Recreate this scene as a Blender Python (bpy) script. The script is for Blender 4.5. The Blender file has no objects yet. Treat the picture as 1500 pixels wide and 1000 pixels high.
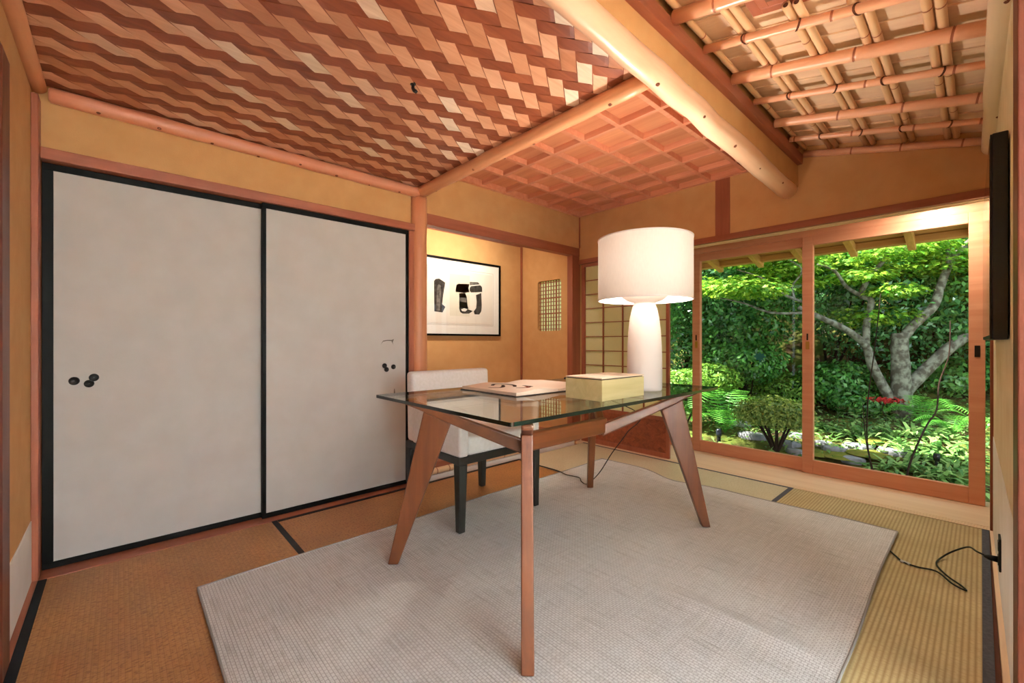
import bpy, bmesh, math, random
import numpy as np
from mathutils import Vector, Matrix

random.seed(4)
scene = bpy.context.scene
COL = scene.collection
PI = math.pi

# ------------------------------------------------------------------ camera geometry (metres; X along the cupboard wall, Y across, Z up)
FPX, YAW, EYE = 628.5, math.radians(47.55), 1.0
FW = (math.cos(YAW), math.sin(YAW)); RT = (math.sin(YAW), -math.cos(YAW))
def ray(px, py):
    a, b = (px - 750) / FPX, (500 - py) / FPX
    return (FW[0] + a * RT[0], FW[1] + a * RT[1], b)
def at_depth(px, py, d):
    r = ray(px, py); return Vector((r[0] * d, r[1] * d, EYE + r[2] * d))
def at_z(px, py, z):
    r = ray(px, py); t = (z - EYE) / r[2]; return Vector((r[0] * t, r[1] * t, z))
def ground_z(x, y):
    z = -0.34 + 0.16 * (min(x, 6.6) - 4.0)
    if x > 6.6: z += 0.35 * (min(x, 7.6) - 6.6)
    if x > 7.6: z += 0.95 * (min(x, 11.0) - 7.6)
    return z + 0.03 * math.sin(x * 2.3 + y) + 0.03 * math.sin(y * 2.9 - x)
def at_ground(px, py):
    r = ray(px, py); t = 2.5
    while t < 14:
        x, y, z = r[0] * t, r[1] * t, EYE + r[2] * t
        if x > 3.9 and z <= ground_z(x, y): break
        t += 0.01
    return Vector((x, y, ground_z(x, y)))

# ------------------------------------------------------------------ mesh collector
class MB:
    def __init__(s): s.v = []; s.f = []; s.m = []
    def add(s, vs, fs, mi=0):
        o = len(s.v); s.v += [tuple(v) for v in vs]
        for f in fs: s.f.append(tuple(i + o for i in f)); s.m.append(mi)
        return s
    def box(s, x0, x1, y0, y1, z0, z1, mi=0):
        vs = [(x0,y0,z0),(x1,y0,z0),(x1,y1,z0),(x0,y1,z0),(x0,y0,z1),(x1,y0,z1),(x1,y1,z1),(x0,y1,z1)]
        return s.add(vs, [(0,3,2,1),(4,5,6,7),(0,1,5,4),(1,2,6,5),(2,3,7,6),(3,0,4,7)], mi)
    def hexa(s, b, t, mi=0):           # bottom quad and top quad (counter-clockwise from above)
        return s.add(list(b) + list(t), [(0,3,2,1),(4,5,6,7),(0,1,5,4),(1,2,6,5),(2,3,7,6),(3,0,4,7)], mi)
    def prism(s, poly, ext, mi=0):     # planar polygon (3-D points) pushed along the vector ext
        n = len(poly); e = Vector(ext)
        vs = [Vector(p) for p in poly] + [Vector(p) + e for p in poly]
        fs = [tuple(range(n))[::-1], tuple(range(n, 2 * n))]
        for i in range(n): j = (i + 1) % n; fs.append((i, j, n + j, n + i))
        return s.add(vs, fs, mi)
    def tube(s, pts, rad, seg=12, mi=0, caps=True, wob=0.0, seed=0):
        pts = [Vector(p) for p in pts]
        rs = rad if isinstance(rad, (list, tuple)) else [rad] * len(pts)
        rnd = random.Random(seed); vs = []; up = None
        for i, p in enumerate(pts):
            d = (pts[min(i + 1, len(pts) - 1)] - pts[max(i - 1, 0)]).normalized()
            if up is None: up = Vector((0,0,1)) if abs(d.z) < .9 else Vector((1,0,0))
            a = d.cross(up).normalized(); b = a.cross(d).normalized(); up = b
            for k in range(seg):
                t = 2 * PI * k / seg; r = rs[i] * (1 + wob * (rnd.random() - .5))
                vs.append(p + a * (math.cos(t) * r) + b * (math.sin(t) * r))
        fs = []
        for i in range(len(pts) - 1):
            for k in range(seg):
                k2 = (k + 1) % seg
                fs.append((i*seg+k, i*seg+k2, (i+1)*seg+k2, (i+1)*seg+k))
        if caps:
            fs.append(tuple(range(seg))[::-1]); n = (len(pts) - 1) * seg; fs.append(tuple(range(n, n + seg)))
        return s.add(vs, fs, mi)
    def lathe(s, prof, c, seg=40, mi=0, close=True):
        vs = []; n = len(prof)
        for r, z in prof:
            for k in range(seg):
                t = 2 * PI * k / seg; vs.append((c[0] + r * math.cos(t), c[1] + r * math.sin(t), c[2] + z))
        fs = []
        for i in range(n - 1):
            for k in range(seg):
                k2 = (k + 1) % seg; fs.append((i*seg+k, i*seg+k2, (i+1)*seg+k2, (i+1)*seg+k))
        if close:
            fs.append(tuple(range(seg))[::-1]); o = (n - 1) * seg; fs.append(tuple(range(o, o + seg)))
        return s.add(vs, fs, mi)
    def build(s, name, mats, parent=None, smooth=False, bevel=0.0, seg=2, origin=None, recalc=True):
        if not isinstance(mats, (list, tuple)): mats = [mats]
        if parent is not None: off = world_loc(parent)
        elif origin is not None: off = Vector(origin)
        else:
            a = np.array(s.v); off = Vector(((a[:,0].min()+a[:,0].max())/2, (a[:,1].min()+a[:,1].max())/2, a[:,2].min()))
        me = bpy.data.meshes.new(name)
        me.from_pydata([(v[0]-off.x, v[1]-off.y, v[2]-off.z) for v in s.v], [], s.f)
        for m in mats: me.materials.append(m)
        if any(s.m): me.polygons.foreach_set('material_index', s.m)
        if recalc:
            bm = bmesh.new(); bm.from_mesh(me); bmesh.ops.recalc_face_normals(bm, faces=bm.faces); bm.to_mesh(me); bm.free()
        if smooth: me.polygons.foreach_set('use_smooth', [True] * len(me.polygons))
        o = bpy.data.objects.new(name, me); COL.objects.link(o)
        if parent is not None: o.parent = parent; WL[o.name] = off.copy()
        else: o.location = off; WL[o.name] = off.copy()
        if bevel > 0:
            b = o.modifiers.new('bevel', 'BEVEL'); b.width = bevel; b.segments = seg; b.limit_method = 'ANGLE'; b.angle_limit = math.radians(40)
        return o
WL = {}
def world_loc(o): return WL[o.name]
def empty(name, loc):
    o = bpy.data.objects.new(name, None); COL.objects.link(o); o.location = loc; o.empty_display_size = .1
    WL[o.name] = Vector(loc); return o
def tag(o, label=None, cat=None, group=None, kind=None):
    if label: o['label'] = label
    if cat: o['category'] = cat
    if group: o['group'] = group
    if kind: o['kind'] = kind
    return o
def smooth_by_angle(o, deg=40):
    me = o.data; me.polygons.foreach_set('use_smooth', [True] * len(me.polygons))
    bm = bmesh.new(); bm.from_mesh(me)
    for e in bm.edges:
        if len(e.link_faces) == 2 and e.calc_face_angle(0) > math.radians(deg): e.smooth = False
    bm.to_mesh(me); bm.free(); return o

# ------------------------------------------------------------------ materials
def lin(c):
    r = []
    for v in c:
        v = v / 255.0; r.append(v / 12.92 if v <= .04045 else ((v + .055) / 1.055) ** 2.4)
    return (*r, 1.0)
def nt(name):
    m = bpy.data.materials.new(name); m.use_nodes = True; t = m.node_tree
    b = t.nodes['Principled BSDF']; return m, t, b
def N(t, typ, **kw):
    n = t.nodes.new(typ)
    for k, v in kw.items():
        if k in n.inputs: n.inputs[k].default_value = v
        else: setattr(n, k, v)
    return n
def mixrgb(t, fac, a, b, mode='MIX'):
    n = t.nodes.new('ShaderNodeMix'); n.data_type = 'RGBA'; n.blend_type = mode
    for sock, v in ((n.inputs[0], fac), (n.inputs[6], a), (n.inputs[7], b)):
        if hasattr(v, 'is_output'): t.links.new(v, sock)
        else: sock.default_value = v
    return n.outputs[2]
def ramp(t, src, p0, p1):
    n = t.nodes.new('ShaderNodeMapRange'); n.inputs[1].default_value = p0; n.inputs[2].default_value = p1
    t.links.new(src, n.inputs[0]); return n.outputs[0]
def coords(t, scale=(1,1,1), kind='Object', rot=(0,0,0)):
    tc = t.nodes.new('ShaderNodeTexCoord'); mp = t.nodes.new('ShaderNodeMapping')
    mp.inputs['Scale'].default_value = scale; mp.inputs['Rotation'].default_value = rot
    t.links.new(tc.outputs[kind], mp.inputs['Vector']); return mp.outputs[0]
def noise(t, vec, scale=5, detail=3, rough=.5, dist=0):
    n = N(t, 'ShaderNodeTexNoise', Scale=scale, Detail=detail, Roughness=rough, Distortion=dist)
    t.links.new(vec, n.inputs['Vector']); return n.outputs['Fac']
def bump(t, b, h, strength=.2, dist=.01):
    n = N(t, 'ShaderNodeBump', Strength=strength, Distance=dist); t.links.new(h, n.inputs['Height']); t.links.new(n.outputs[0], b.inputs['Normal'])
def plain(name, c, rough=.6, spec=.3, metal=0.0):
    m, t, b = nt(name); b.inputs['Base Color'].default_value = lin(c); b.inputs['Roughness'].default_value = rough
    b.inputs['Specular IOR Level'].default_value = spec; b.inputs['Metallic'].default_value = metal; return m
def mottled(name, c1, c2, scale=6, rough=.8, spec=.2, bmp=.0, bscale=200, detail=4, p=(.35,.65)):
    m, t, b = nt(name); v = coords(t)
    f = ramp(t, noise(t, v, scale, detail), *p)
    t.links.new(mixrgb(t, f, lin(c1), lin(c2)), b.inputs['Base Color'])
    b.inputs['Roughness'].default_value = rough; b.inputs['Specular IOR Level'].default_value = spec
    if bmp: bump(t, b, noise(t, v, bscale, 2), bmp, .003)
    return m
def wood(name, c1, c2, axis='X', rough=.45, spec=.35, grain=1.0, island=0.0, knots=False):
    m, t, b = nt(name)
    long_, cross = 1.2 * grain, 26 * grain
    sc = {'X': (long_, cross, cross), 'Y': (cross, long_, cross), 'Z': (cross, cross, long_)}[axis]
    v = coords(t, sc)
    if island:
        g = t.nodes.new('ShaderNodeNewGeometry'); ad = t.nodes.new('ShaderNodeVectorMath'); ad.operation = 'MULTIPLY_ADD'
        cx = t.nodes.new('ShaderNodeCombineXYZ')
        for i in range(3): t.links.new(g.outputs['Random Per Island'], cx.inputs[i])
        t.links.new(cx.outputs[0], ad.inputs[0]); ad.inputs[1].default_value = (37, 91, 53); t.links.new(v, ad.inputs[2]); v = ad.outputs[0]
    f = ramp(t, noise(t, v, 1.0, 5, .6, .8), .3, .7)
    c = mixrgb(t, f, lin(c1), lin(c2))
    if island:
        hs = t.nodes.new('ShaderNodeHueSaturation'); t.links.new(c, hs.inputs['Color'])
        mr = t.nodes.new('ShaderNodeMapRange'); t.links.new(g.outputs['Random Per Island'], mr.inputs[0])
        mr.inputs[3].default_value = 1 - island; mr.inputs[4].default_value = 1 + island
        t.links.new(mr.outputs[0], hs.inputs['Value']); c = hs.outputs[0]
    if knots:
        vo = N(t, 'ShaderNodeTexVoronoi', Scale=5.0); t.links.new(coords(t, (1,1,1)), vo.inputs['Vector'])
        kf = ramp(t, vo.outputs['Distance'], .045, .03)
        c = mixrgb(t, kf, c, lin((70,38,24)))
    t.links.new(c, b.inputs['Base Color']); b.inputs['Roughness'].default_value = rough; b.inputs['Specular IOR Level'].default_value = spec
    bump(t, b, f, .08, .002); return m

M = {}
M['plaster'] = mottled('sand_plaster', (203,156,104), (197,149,97), 9, .9, .1, .25, 260)
M['paperpanel'] = mottled('white_wall_paper', (238,237,232), (230,228,220), 5, .85, .15)
M['fusuma'] = mottled('fusuma_paper', (208,206,202), (203,200,195), 7, .85, .15, .12, 120, 6)
M['lacquer'] = plain('black_lacquer', (9,7,5), .5, .06)
M['pull'] = plain('black_iron_pull', (12,12,12), .45, .4)
for ax in 'XYZ':
    M['red'+ax] = wood('red_cedar_'+ax, (136,74,49), (160,92,65), ax)
    M['hinoki'+ax] = wood('pale_cypress_'+ax, (224,194,158), (236,210,176), ax)
    M['desk'+ax] = wood('walnut_stained_'+ax, (80,40,18), (108,58,28), ax, .34, .5)
M['log'] = wood('peeled_log', (226,176,140), (238,198,164), 'X', .34, .4, .5, 0, True)
M['logred'] = wood('salmon_peeled_log', (204,130,98), (222,154,122), 'X', .36, .4, .5, 0, True)
M['logY'] = wood('peeled_log_across', (196,130,90), (216,156,112), 'Y', .38, .4, .5, 0, True)
M['logpale'] = wood('pale_peeled_log', (222,196,160), (236,214,180), 'X', .4, .4, .5, 0, True)
M['post'] = wood('peeled_post', (196,124,86), (220,156,112), 'Z', .4, .4, .5)
M['darkpost'] = wood('dark_door_post', (84,40,26), (104,52,34), 'Z')
M['eave'] = wood('weathered_eave_wood', (190,146,72), (222,178,100), 'X', .7, .2)
M['eaveY'] = wood('weathered_eave_board', (176,136,70), (206,164,94), 'Y', .7, .2)
M['bambooY'] = wood('bamboo_across', (216,154,118), (230,176,138), 'Y', .28, .45, .4)
M['bambooX'] = wood('pale_bamboo', (216,172,128), (228,188,146), 'X', .32, .45, .4)
M['bambooD'] = wood('bamboo_node', (150,84,56), (170,100,70), 'Y', .4)
M['rope'] = plain('dark_palm_rope', (84,46,32), .9, .1)
M['board'] = wood('cedar_ceiling_boards', (214,176,144), (234,204,168), 'Y', .5, .3, .5, .12)
M['coffer'] = wood('coffer_boards', (184,112,78), (208,142,102), 'Y', .5, .3, .5, .12)
M['weaveL'] = wood('woven_light_strips', (206,144,108), (226,170,134), 'X', .36, .4, .8, .16)
def strips():
    m, t, b = nt('woven_light_strips'); g = t.nodes.new('ShaderNodeNewGeometry')
    cx = t.nodes.new('ShaderNodeCombineXYZ'); ad = t.nodes.new('ShaderNodeVectorMath'); ad.operation = 'MULTIPLY_ADD'
    for i in range(3): t.links.new(g.outputs['Random Per Island'], cx.inputs[i])
    t.links.new(cx.outputs[0], ad.inputs[0]); ad.inputs[1].default_value = (37, 91, 53)
    t.links.new(coords(t, (2.5, 42, 1), rot=(0, 0, math.radians(-36.3))), ad.inputs[2])
    f = ramp(t, noise(t, ad.outputs[0], 1.0, 5, .65, .6), .3, .7)
    cr = t.nodes.new('ShaderNodeValToRGB'); t.links.new(g.outputs['Random Per Island'], cr.inputs[0]); e = cr.color_ramp.elements
    e[0].position = 0; e[0].color = lin((180,120,86)); e[1].position = 1; e[1].color = lin((240,222,200))
    for p_, c_ in ((.35,(212,156,122)),(.78,(226,176,144)),(.88,(236,212,188))): q = e.new(p_); q.color = lin(c_)
    c = mixrgb(t, f, mixrgb(t, 1.0, cr.outputs[0], (.78,.70,.64,1), 'MULTIPLY'), cr.outputs[0])
    t.links.new(c, b.inputs['Base Color']); b.inputs['Roughness'].default_value = .36; b.inputs['Specular IOR Level'].default_value = .4
    bump(t, b, f, .1, .002); return m
M['weaveL'] = strips()
M['cofbat'] = wood('coffer_battens', (194,120,88), (210,144,112), 'Y', .45)
M['doorY'] = wood('glass_door_wood', (204,140,106), (218,160,126), 'Y', .42)
M['weaveD'] = wood('woven_dark_strips', (112,54,34), (150,82,52), 'X', .42, .3, .8, .12)
M['white'] = plain('white_ceramic', (216,208,203), .55, .3)
M['black'] = plain('black_plastic', (10,10,10), .5, .3)
M['screen'] = plain('screen_glass', (6,7,9), .08, .5)
M['brass'] = plain('brass', (190,150,80), .3, .5, 1.0)
M['iron'] = plain('dark_metal', (40,36,32), .4, .5, .8)
M['cord'] = plain('black_cord', (14,13,12), .5, .3)
M['chairleg'] = wood('black_stained_wood', (22,20,17), (32,29,25), 'Z', .4)
M['linen'] = mottled('white_upholstery', (240,238,236), (232,230,226), 60, .85, .15, .15, 500)
M['seam'] = plain('upholstery_piping', (205,199,190), .8, .1)
M['bookcover'] = plain('black_book_cover', (20,18,17), .5, .3)
M['page'] = mottled('book_page', (228,208,188), (222,200,178), 4, .8, .15)
M['ink'] = plain('brush_ink_brown', (54,34,26), .8, .1)
M['inkred'] = plain('brush_ink_red', (120,66,44), .8, .1)
M['pageedge'] = plain('page_edges', (214,196,172), .8, .1)
M['boxwood'] = wood('raw_paulownia_box', (178,162,112), (200,184,136), 'X', .6, .2, .7)
M['boxlid'] = wood('box_lid', (206,186,160), (220,202,178), 'X', .6, .2, .7)
M['mat'] = plain('picture_mat', (232,226,218), .85, .1)
M['print'] = plain('print_paper', (222,214,202), .85, .1)
M['inkgrey'] = mottled('grey_wash', (70,66,62), (120,114,106), 30, .9, .1)
M['inkdark'] = mottled('dark_wash', (34,32,30), (70,66,62), 30, .9, .1)
M['stone'] = mottled('garden_stone', (150,150,154), (110,112,116), 14, .9, .15, .4, 60)
M['bark'] = mottled('lichen_bark', (84,80,70), (134,136,122), 15, .9, .1, .5, 60, 6, (.42,.6))
M['barkdark'] = plain('dark_twig', (42,30,24), .9, .1)
M['redleaf'] = plain('red_leaves', (176,44,40), .6, .2)
M['decal'] = plain('teal_leaf_decal', (52,128,120), .6, .2)
M['edge'] = plain('glass_green_edge', (10,26,20), .12, .5)

def tatami(name, c1, c2, cg, along, gw=.10, gs=.42, cell=.7):
    m, t, b = nt(name)
    tc = t.nodes.new('ShaderNodeTexCoord'); sp = t.nodes.new('ShaderNodeSeparateXYZ'); t.links.new(tc.outputs['Object'], sp.inputs[0])
    across = sp.outputs[1 if along == 'X' else 0]; lengthw = sp.outputs[0 if along == 'X' else 1]
    def saw(src, period):
        d = N(t, 'ShaderNodeMath', operation='DIVIDE'); t.links.new(src, d.inputs[0]); d.inputs[1].default_value = period
        s = N(t, 'ShaderNodeMath', operation='PINGPONG'); t.links.new(d.outputs[0], s.inputs[0]); s.inputs[1].default_value = .5; return s.outputs[0]
    rg = saw(across, .0155)
    groove = ramp(t, rg, gw, .0)
    v = coords(t, (30, 260, 1) if along == 'X' else (260, 30, 1))
    v2 = coords(t, (260, 12, 1) if along == 'X' else (12, 260, 1))
    v3 = coords(t, (130, 65, 1) if along == 'X' else (65, 130, 1)); f = noise(t, v2, 1.0, 2); fc = noise(t, v3, 1.0, 2); f2 = noise(t, coords(t), 3.0, 3)
    c = mixrgb(t, ramp(t, f, .3, .7), lin(c1), lin(c2))
    c = mixrgb(t, ramp(t, f2, .3, .75), c, mixrgb(t, .5, c, lin(cg)))
    c = mixrgb(t, ramp(t, fc, .5, .66), c, mixrgb(t, cell, c, lin(cg)))
    gm = N(t, 'ShaderNodeMath', operation='MULTIPLY'); t.links.new(groove, gm.inputs[0]); gm.inputs[1].default_value = gs
    c = mixrgb(t, gm.outputs[0], c, lin(cg))
    t.links.new(c, b.inputs['Base Color']); b.inputs['Roughness'].default_value = .42; b.inputs['Specular IOR Level'].default_value = .35
    h = N(t, 'ShaderNodeMath', operation='ADD'); t.links.new(rg, h.inputs[0])
    h2 = N(t, 'ShaderNodeMath', operation='MULTIPLY'); t.links.new(f, h2.inputs[0]); h2.inputs[1].default_value = .25
    t.links.new(h2.outputs[0], h.inputs[1]); bump(t, b, h.outputs[0], .35, .004)
    return m
M['tatY'] = tatami('tatami_brown_warm_lit_lengthways', (190,140,84), (172,120,68), (122,74,40), 'Y')  # brown is partly the mat's own tone, partly warm light put into colour
M['tatX'] = tatami('tatami_brown_warm_lit_crossways', (184,132,78), (168,114,62), (120,72,38), 'X')  # same mix: own brown plus warm light painted in
M['tatS'] = tatami('tatami_straw', (212,196,152), (200,182,134), (140,108,62), 'X', .36, .74, .25)
M['tatSheen'] = tatami('tatami_sky_sheen', (212,204,178), (204,194,162), (184,170,132), 'Y')  # paleness puts the sky's sheen on this mat into its colours
M['heri'] = plain('black_border_cloth', (16,15,18), .7, .2)
M['herigrey'] = mottled('grey_border_cloth', (92,92,98), (78,78,84), 90, .8, .15)

def rug_mat():
    m, t, b = nt('woven_wool_rug')
    br = N(t, 'ShaderNodeTexBrick', Scale=1.0, offset=.5)
    for k, v in (('Mortar Size', .12), ('Brick Width', 1.6), ('Row Height', 1.0), ('Mortar Smooth', .6)): br.inputs[k].default_value = v
    v = coords(t, (95, 95, 1), rot=(0, 0, PI / 2)); t.links.new(v, br.inputs['Vector'])
    n1 = noise(t, coords(t, (6, 160, 1)), 1, 4, .7); n2 = noise(t, coords(t, (160, 6, 1)), 1, 4, .7); n3 = noise(t, coords(t), 2.2, 3)
    c = mixrgb(t, ramp(t, n1, .42, .62), lin((216,217,216)), lin((196,197,195)))
    c = mixrgb(t, ramp(t, n2, .5, .66), c, lin((176,176,172)))
    c = mixrgb(t, ramp(t, n3, .3, .7), c, mixrgb(t, .25, c, lin((228,229,228))))
    mx = N(t, 'ShaderNodeMath', operation='MULTIPLY'); t.links.new(br.outputs['Fac'], mx.inputs[0]); mx.inputs[1].default_value = .55
    c = mixrgb(t, mx.outputs[0], c, lin((112,110,104)))
    t.links.new(c, b.inputs['Base Color']); b.inputs['Roughness'].default_value = .95; b.inputs['Specular IOR Level'].default_value = .08
    inv = N(t, 'ShaderNodeMath', operation='SUBTRACT'); inv.inputs[0].default_value = 1; t.links.new(br.outputs['Fac'], inv.inputs[1])
    bump(t, b, inv.outputs[0], .35, .003); return m
M['rug'] = rug_mat()
M['rugedge'] = plain('rug_binding', (150,148,144), .9, .1)

def thin_glass(name, tint, refl=1.0, ior=1.5):
    m = bpy.data.materials.new(name); m.use_nodes = True; t = m.node_tree; t.nodes.clear()
    out = t.nodes.new('ShaderNodeOutputMaterial'); tr = N(t, 'ShaderNodeBsdfTransparent', Color=(*tint, 1)); gl = N(t, 'ShaderNodeBsdfGlossy', Roughness=.0)
    fr = N(t, 'ShaderNodeFresnel', IOR=ior); g = t.nodes.new('ShaderNodeNewGeometry')
    iv = N(t, 'ShaderNodeMath', operation='SUBTRACT'); iv.inputs[0].default_value = refl; t.links.new(g.outputs['Backfacing'], iv.inputs[1]); iv.use_clamp = True
    mu = N(t, 'ShaderNodeMath', operation='MULTIPLY'); t.links.new(fr.outputs[0], mu.inputs[0]); t.links.new(iv.outputs[0], mu.inputs[1])
    mx = t.nodes.new('ShaderNodeMixShader'); t.links.new(mu.outputs[0], mx.inputs[0]); t.links.new(tr.outputs[0], mx.inputs[1]); t.links.new(gl.outputs[0], mx.inputs[2])
    t.links.new(mx.outputs[0], out.inputs[0]); return m
M['glass'] = thin_glass('table_glass', (.92,.965,.945), 1.0, 2.05)
M['pane'] = thin_glass('window_glass', (.97,.985,.975), .7, 1.45)
M['glazing'] = thin_glass('picture_glazing', (.98,.98,.98), 1.0, 1.5)

def translucent(name, c, tc, fac=.5):
    m = bpy.data.materials.new(name); m.use_nodes = True; t = m.node_tree; t.nodes.clear()
    out = t.nodes.new('ShaderNodeOutputMaterial'); d = N(t, 'ShaderNodeBsdfDiffuse'); tr = N(t, 'ShaderNodeBsdfTranslucent')
    n = noise(t, coords(t, (200, 200, 40)), 1, 2)
    t.links.new(mixrgb(t, n, lin(c), lin(tuple(int(v * .93) for v in c))), d.inputs['Color']); tr.inputs['Color'].default_value = lin(tc)
    mx = N(t, 'ShaderNodeMixShader', Fac=fac); t.links.new(d.outputs[0], mx.inputs[1]); t.links.new(tr.outputs[0], mx.inputs[2]); t.links.new(mx.outputs[0], out.inputs[0]); return m
M['shade'] = translucent('linen_lampshade', (214,204,194), (220,206,192), .036)
M['shoji'] = translucent('shoji_paper', (244,238,206), (246,240,200), .5)

def leaf(name, c1, c2, gloss=.35, trans=.25, spec=.4):
    m, t, b = nt(name); g = t.nodes.new('ShaderNodeNewGeometry')
    c = mixrgb(t, g.outputs['Random Per Island'], lin(c1), lin(c2))
    t.links.new(c, b.inputs['Base Color']); b.inputs['Roughness'].default_value = gloss; b.inputs['Specular IOR Level'].default_value = spec
    out = t.nodes['Material Output']; tr = t.nodes.new('ShaderNodeBsdfTranslucent'); t.links.new(c, tr.inputs['Color'])
    mx = N(t, 'ShaderNodeMixShader', Fac=trans); t.links.new(b.outputs[0], mx.inputs[1]); t.links.new(tr.outputs[0], mx.inputs[2]); t.links.new(mx.outputs[0], out.inputs['Surface']); return m
M['l_maple'] = leaf('maple_leaves', (60,136,30), (160,192,60), .5, .4)
M['l_camellia'] = leaf('camellia_leaves', (36,100,52), (112,180,104), .24, .15, 1.0)
M['l_dark'] = leaf('dark_shrub_leaves', (46,112,50), (110,176,76), .3, .2, .6)
M['l_azalea'] = leaf('azalea_leaves', (84,120,46), (166,178,84), .5, .3)
M['l_fern'] = leaf('fern_fronds', (48,124,38), (112,184,66), .5, .35)
M['l_ground'] = leaf('ground_cover_leaves', (44,104,40), (150,186,104), .45, .3)
M['l_lime'] = leaf('lime_shrub_leaves', (74,132,42), (146,184,72), .5, .35)
M['soil'] = mottled('mossy_soil', (62,46,32), (92,104,44), 5, .95, .1, .6, 40, 6)
M['moss'] = mottled('moss', (96,108,40), (122,116,52), 20, .95, .1, .6, 80, 6)

# ------------------------------------------------------------------ room shell
def struct(mb, name, mat, label, cat, parent=None, **kw):
    o = mb.build(name, mat, parent, **kw)
    return tag(o, label, cat, kind='structure')

XL, XE, YN, TOP = -.272, 3.43, 2.725, 2.62
struct(MB().box(-3.2, 3.40, -3.6, 3.6, -.10, -.03), 'floor', M['redX'], 'wooden subfloor beneath the tatami mats', 'floor')
struct(MB().box(-3.2, 1.62, -3.6, -.075, -.03, 0.0), 'floor', M['hinokiX'], 'plain board floor of the room behind the doorway', 'floor')
rf = MB(); rf.box(-.6, 4.05, -.35, 2.86, TOP, TOP + .06); rf.box(-.6, 3.46, 2.86, 3.9, TOP, TOP + .06)  # unseen slab added to keep sky light from falling in
struct(rf, 'ceiling', M['redX'], 'unseen deck added above all the ceilings to block sky light', 'ceiling')

# west (left) wall with an opening nearer than the dark post
wl = MB(); t0 = XL - .10
wl.box(t0, XL, 2.10, 2.85, -.03, TOP); wl.box(t0, XL, -.35, 2.10, 1.93, TOP); wl.box(t0, XL, -.35, .55, -.03, 1.93)
struct(wl, 'wall_west', M['plaster'], 'narrow tan plaster wall at the left of the picture', 'wall')
struct(MB().box(XL, XL + .003, 2.10, 2.655, .0, .256), 'trim_1', M['paperpanel'], 'white paper dado low on the left plaster wall', 'wall panel')
struct(MB().box(XL - .14, XL + .022, 1.90, 2.035, 0, 1.868), 'trim_2', M['darkpost'], 'red brown door post at the far left picture edge', 'post', bevel=.012)
struct(MB().box(XL, XL + .022, 2.655, 2.735, 0, 2.035), 'trim_3', M['redZ'], 'slim corner post between left plaster wall and first sliding panel', 'post', bevel=.003)
struct(MB().box(XL, XL + .020, 2.035, 2.655, -.03, .004), 'baseboard_west', M['redY'], 'low brown floor rail under the left plaster wall', 'baseboard')
struct(MB().box(XL - .09, XL - .05, .55, 1.90, 0, 1.93), 'door_1', M['redZ'], 'closed board door in the left wall behind the post', 'door')

# north wall above the sliding panels, and beyond
wn = MB(); wn.box(-.38, 1.53, YN + .012, YN + .10, 1.833, TOP); wn.box(-.38, 1.53, YN + .105, YN + .14, -.03, TOP)
struct(wn, 'wall_north', M['plaster'], 'tan plaster strip above the white sliding panels', 'wall')
struct(MB().box(-.25, 1.545, YN - .02, YN + .10, 1.783, 1.833), 'trim_4', M['redX'], 'reddish lintel rail over the white sliding panels', 'lintel', bevel=.003)
struct(MB().box(-.25, 1.54, YN - .065, YN + .10, -.03, .001), 'trim_5', M['redX'], 'reddish sill track under the white sliding panels', 'sill', bevel=.002)

# sliding panels (fusuma)
def fusuma(name, x0, x1, y, label, pulls, st_l, st_r):
    root = empty(name, ((x0+x1)/2, y, .002)); tag(root, label, 'sliding door', kind='structure')
    MB().box(x0 + .01, x1 - .01, y + .004, y + .02, .02, 1.765).build('paper_panel', M['fusuma'], root)
    f = MB(); f.box(x0, x1, y, y + .026, 1.752, 1.782); f.box(x0, x1, y, y + .026, .002, .030)
    f.box(x0, x0 + st_l, y, y + .026, .030, 1.752); f.box(x1 - st_r, x1, y, y + .026, .030, 1.752)
    f.build('frame', M['lacquer'], root, bevel=.002)
    for (px, pz, r) in pulls:
        d = MB(); prof = [(r, 0), (r, -.004), (r*.86, -.006), (r*.8, -.003), (.0005, -.002)]
        vs = []; seg = 28
        mb = MB(); mb.lathe(prof, (0, 0, 0), seg, close=False)
        d.add([(px + v[0], y + .004 + v[2], pz + v[1]) for v in mb.v], mb.f)
        o = d.build('finger_pull', M['pull'], root, smooth=True)
    return root
fusuma('door_2', -.25, .618, YN + .034, 'left white paper sliding panel with three black round pulls at its left', [(-.151,.822,.0185),(-.103,.807,.0175),(-.087,.834,.0175)], .035, .025)
d3 = fusuma('door_3', .592, 1.505, YN, 'right white paper sliding panel behind the desk with scuffed paper', [(1.325,.836,.0165),(1.339,.81,.0165),(1.39,.826,.0165)], .020, .022)
# torn paper scuffs on the right panel
sc = MB()
for (cx, cz, pts) in ((1.345, .995, [(-.05,-.02),(-.03,.004),(0,.01),(.03,.008),(.045,-.018),(.04,.0),(.05,.022),(.032,.016),(0,.016),(-.03,.011)]), (1.398, .655, [(-.006,-.02),(.006,-.02),(.002,.02),(-.002,.02)])):
    sc.add([(cx + a, YN + .0035, cz + b) for a, b in pts], [tuple(range(len(pts)))])
sc.build('torn_scuff', plain('grey_torn_paper', (120,116,108), .9, .1), d3)
struct(MB().box(1.505, 1.545, YN - .005, YN + .10, 0, 1.783), 'trim_6', M['redZ'], 'narrow dark red door jamb beside the round alcove post', 'jamb', bevel=.003)

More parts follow.
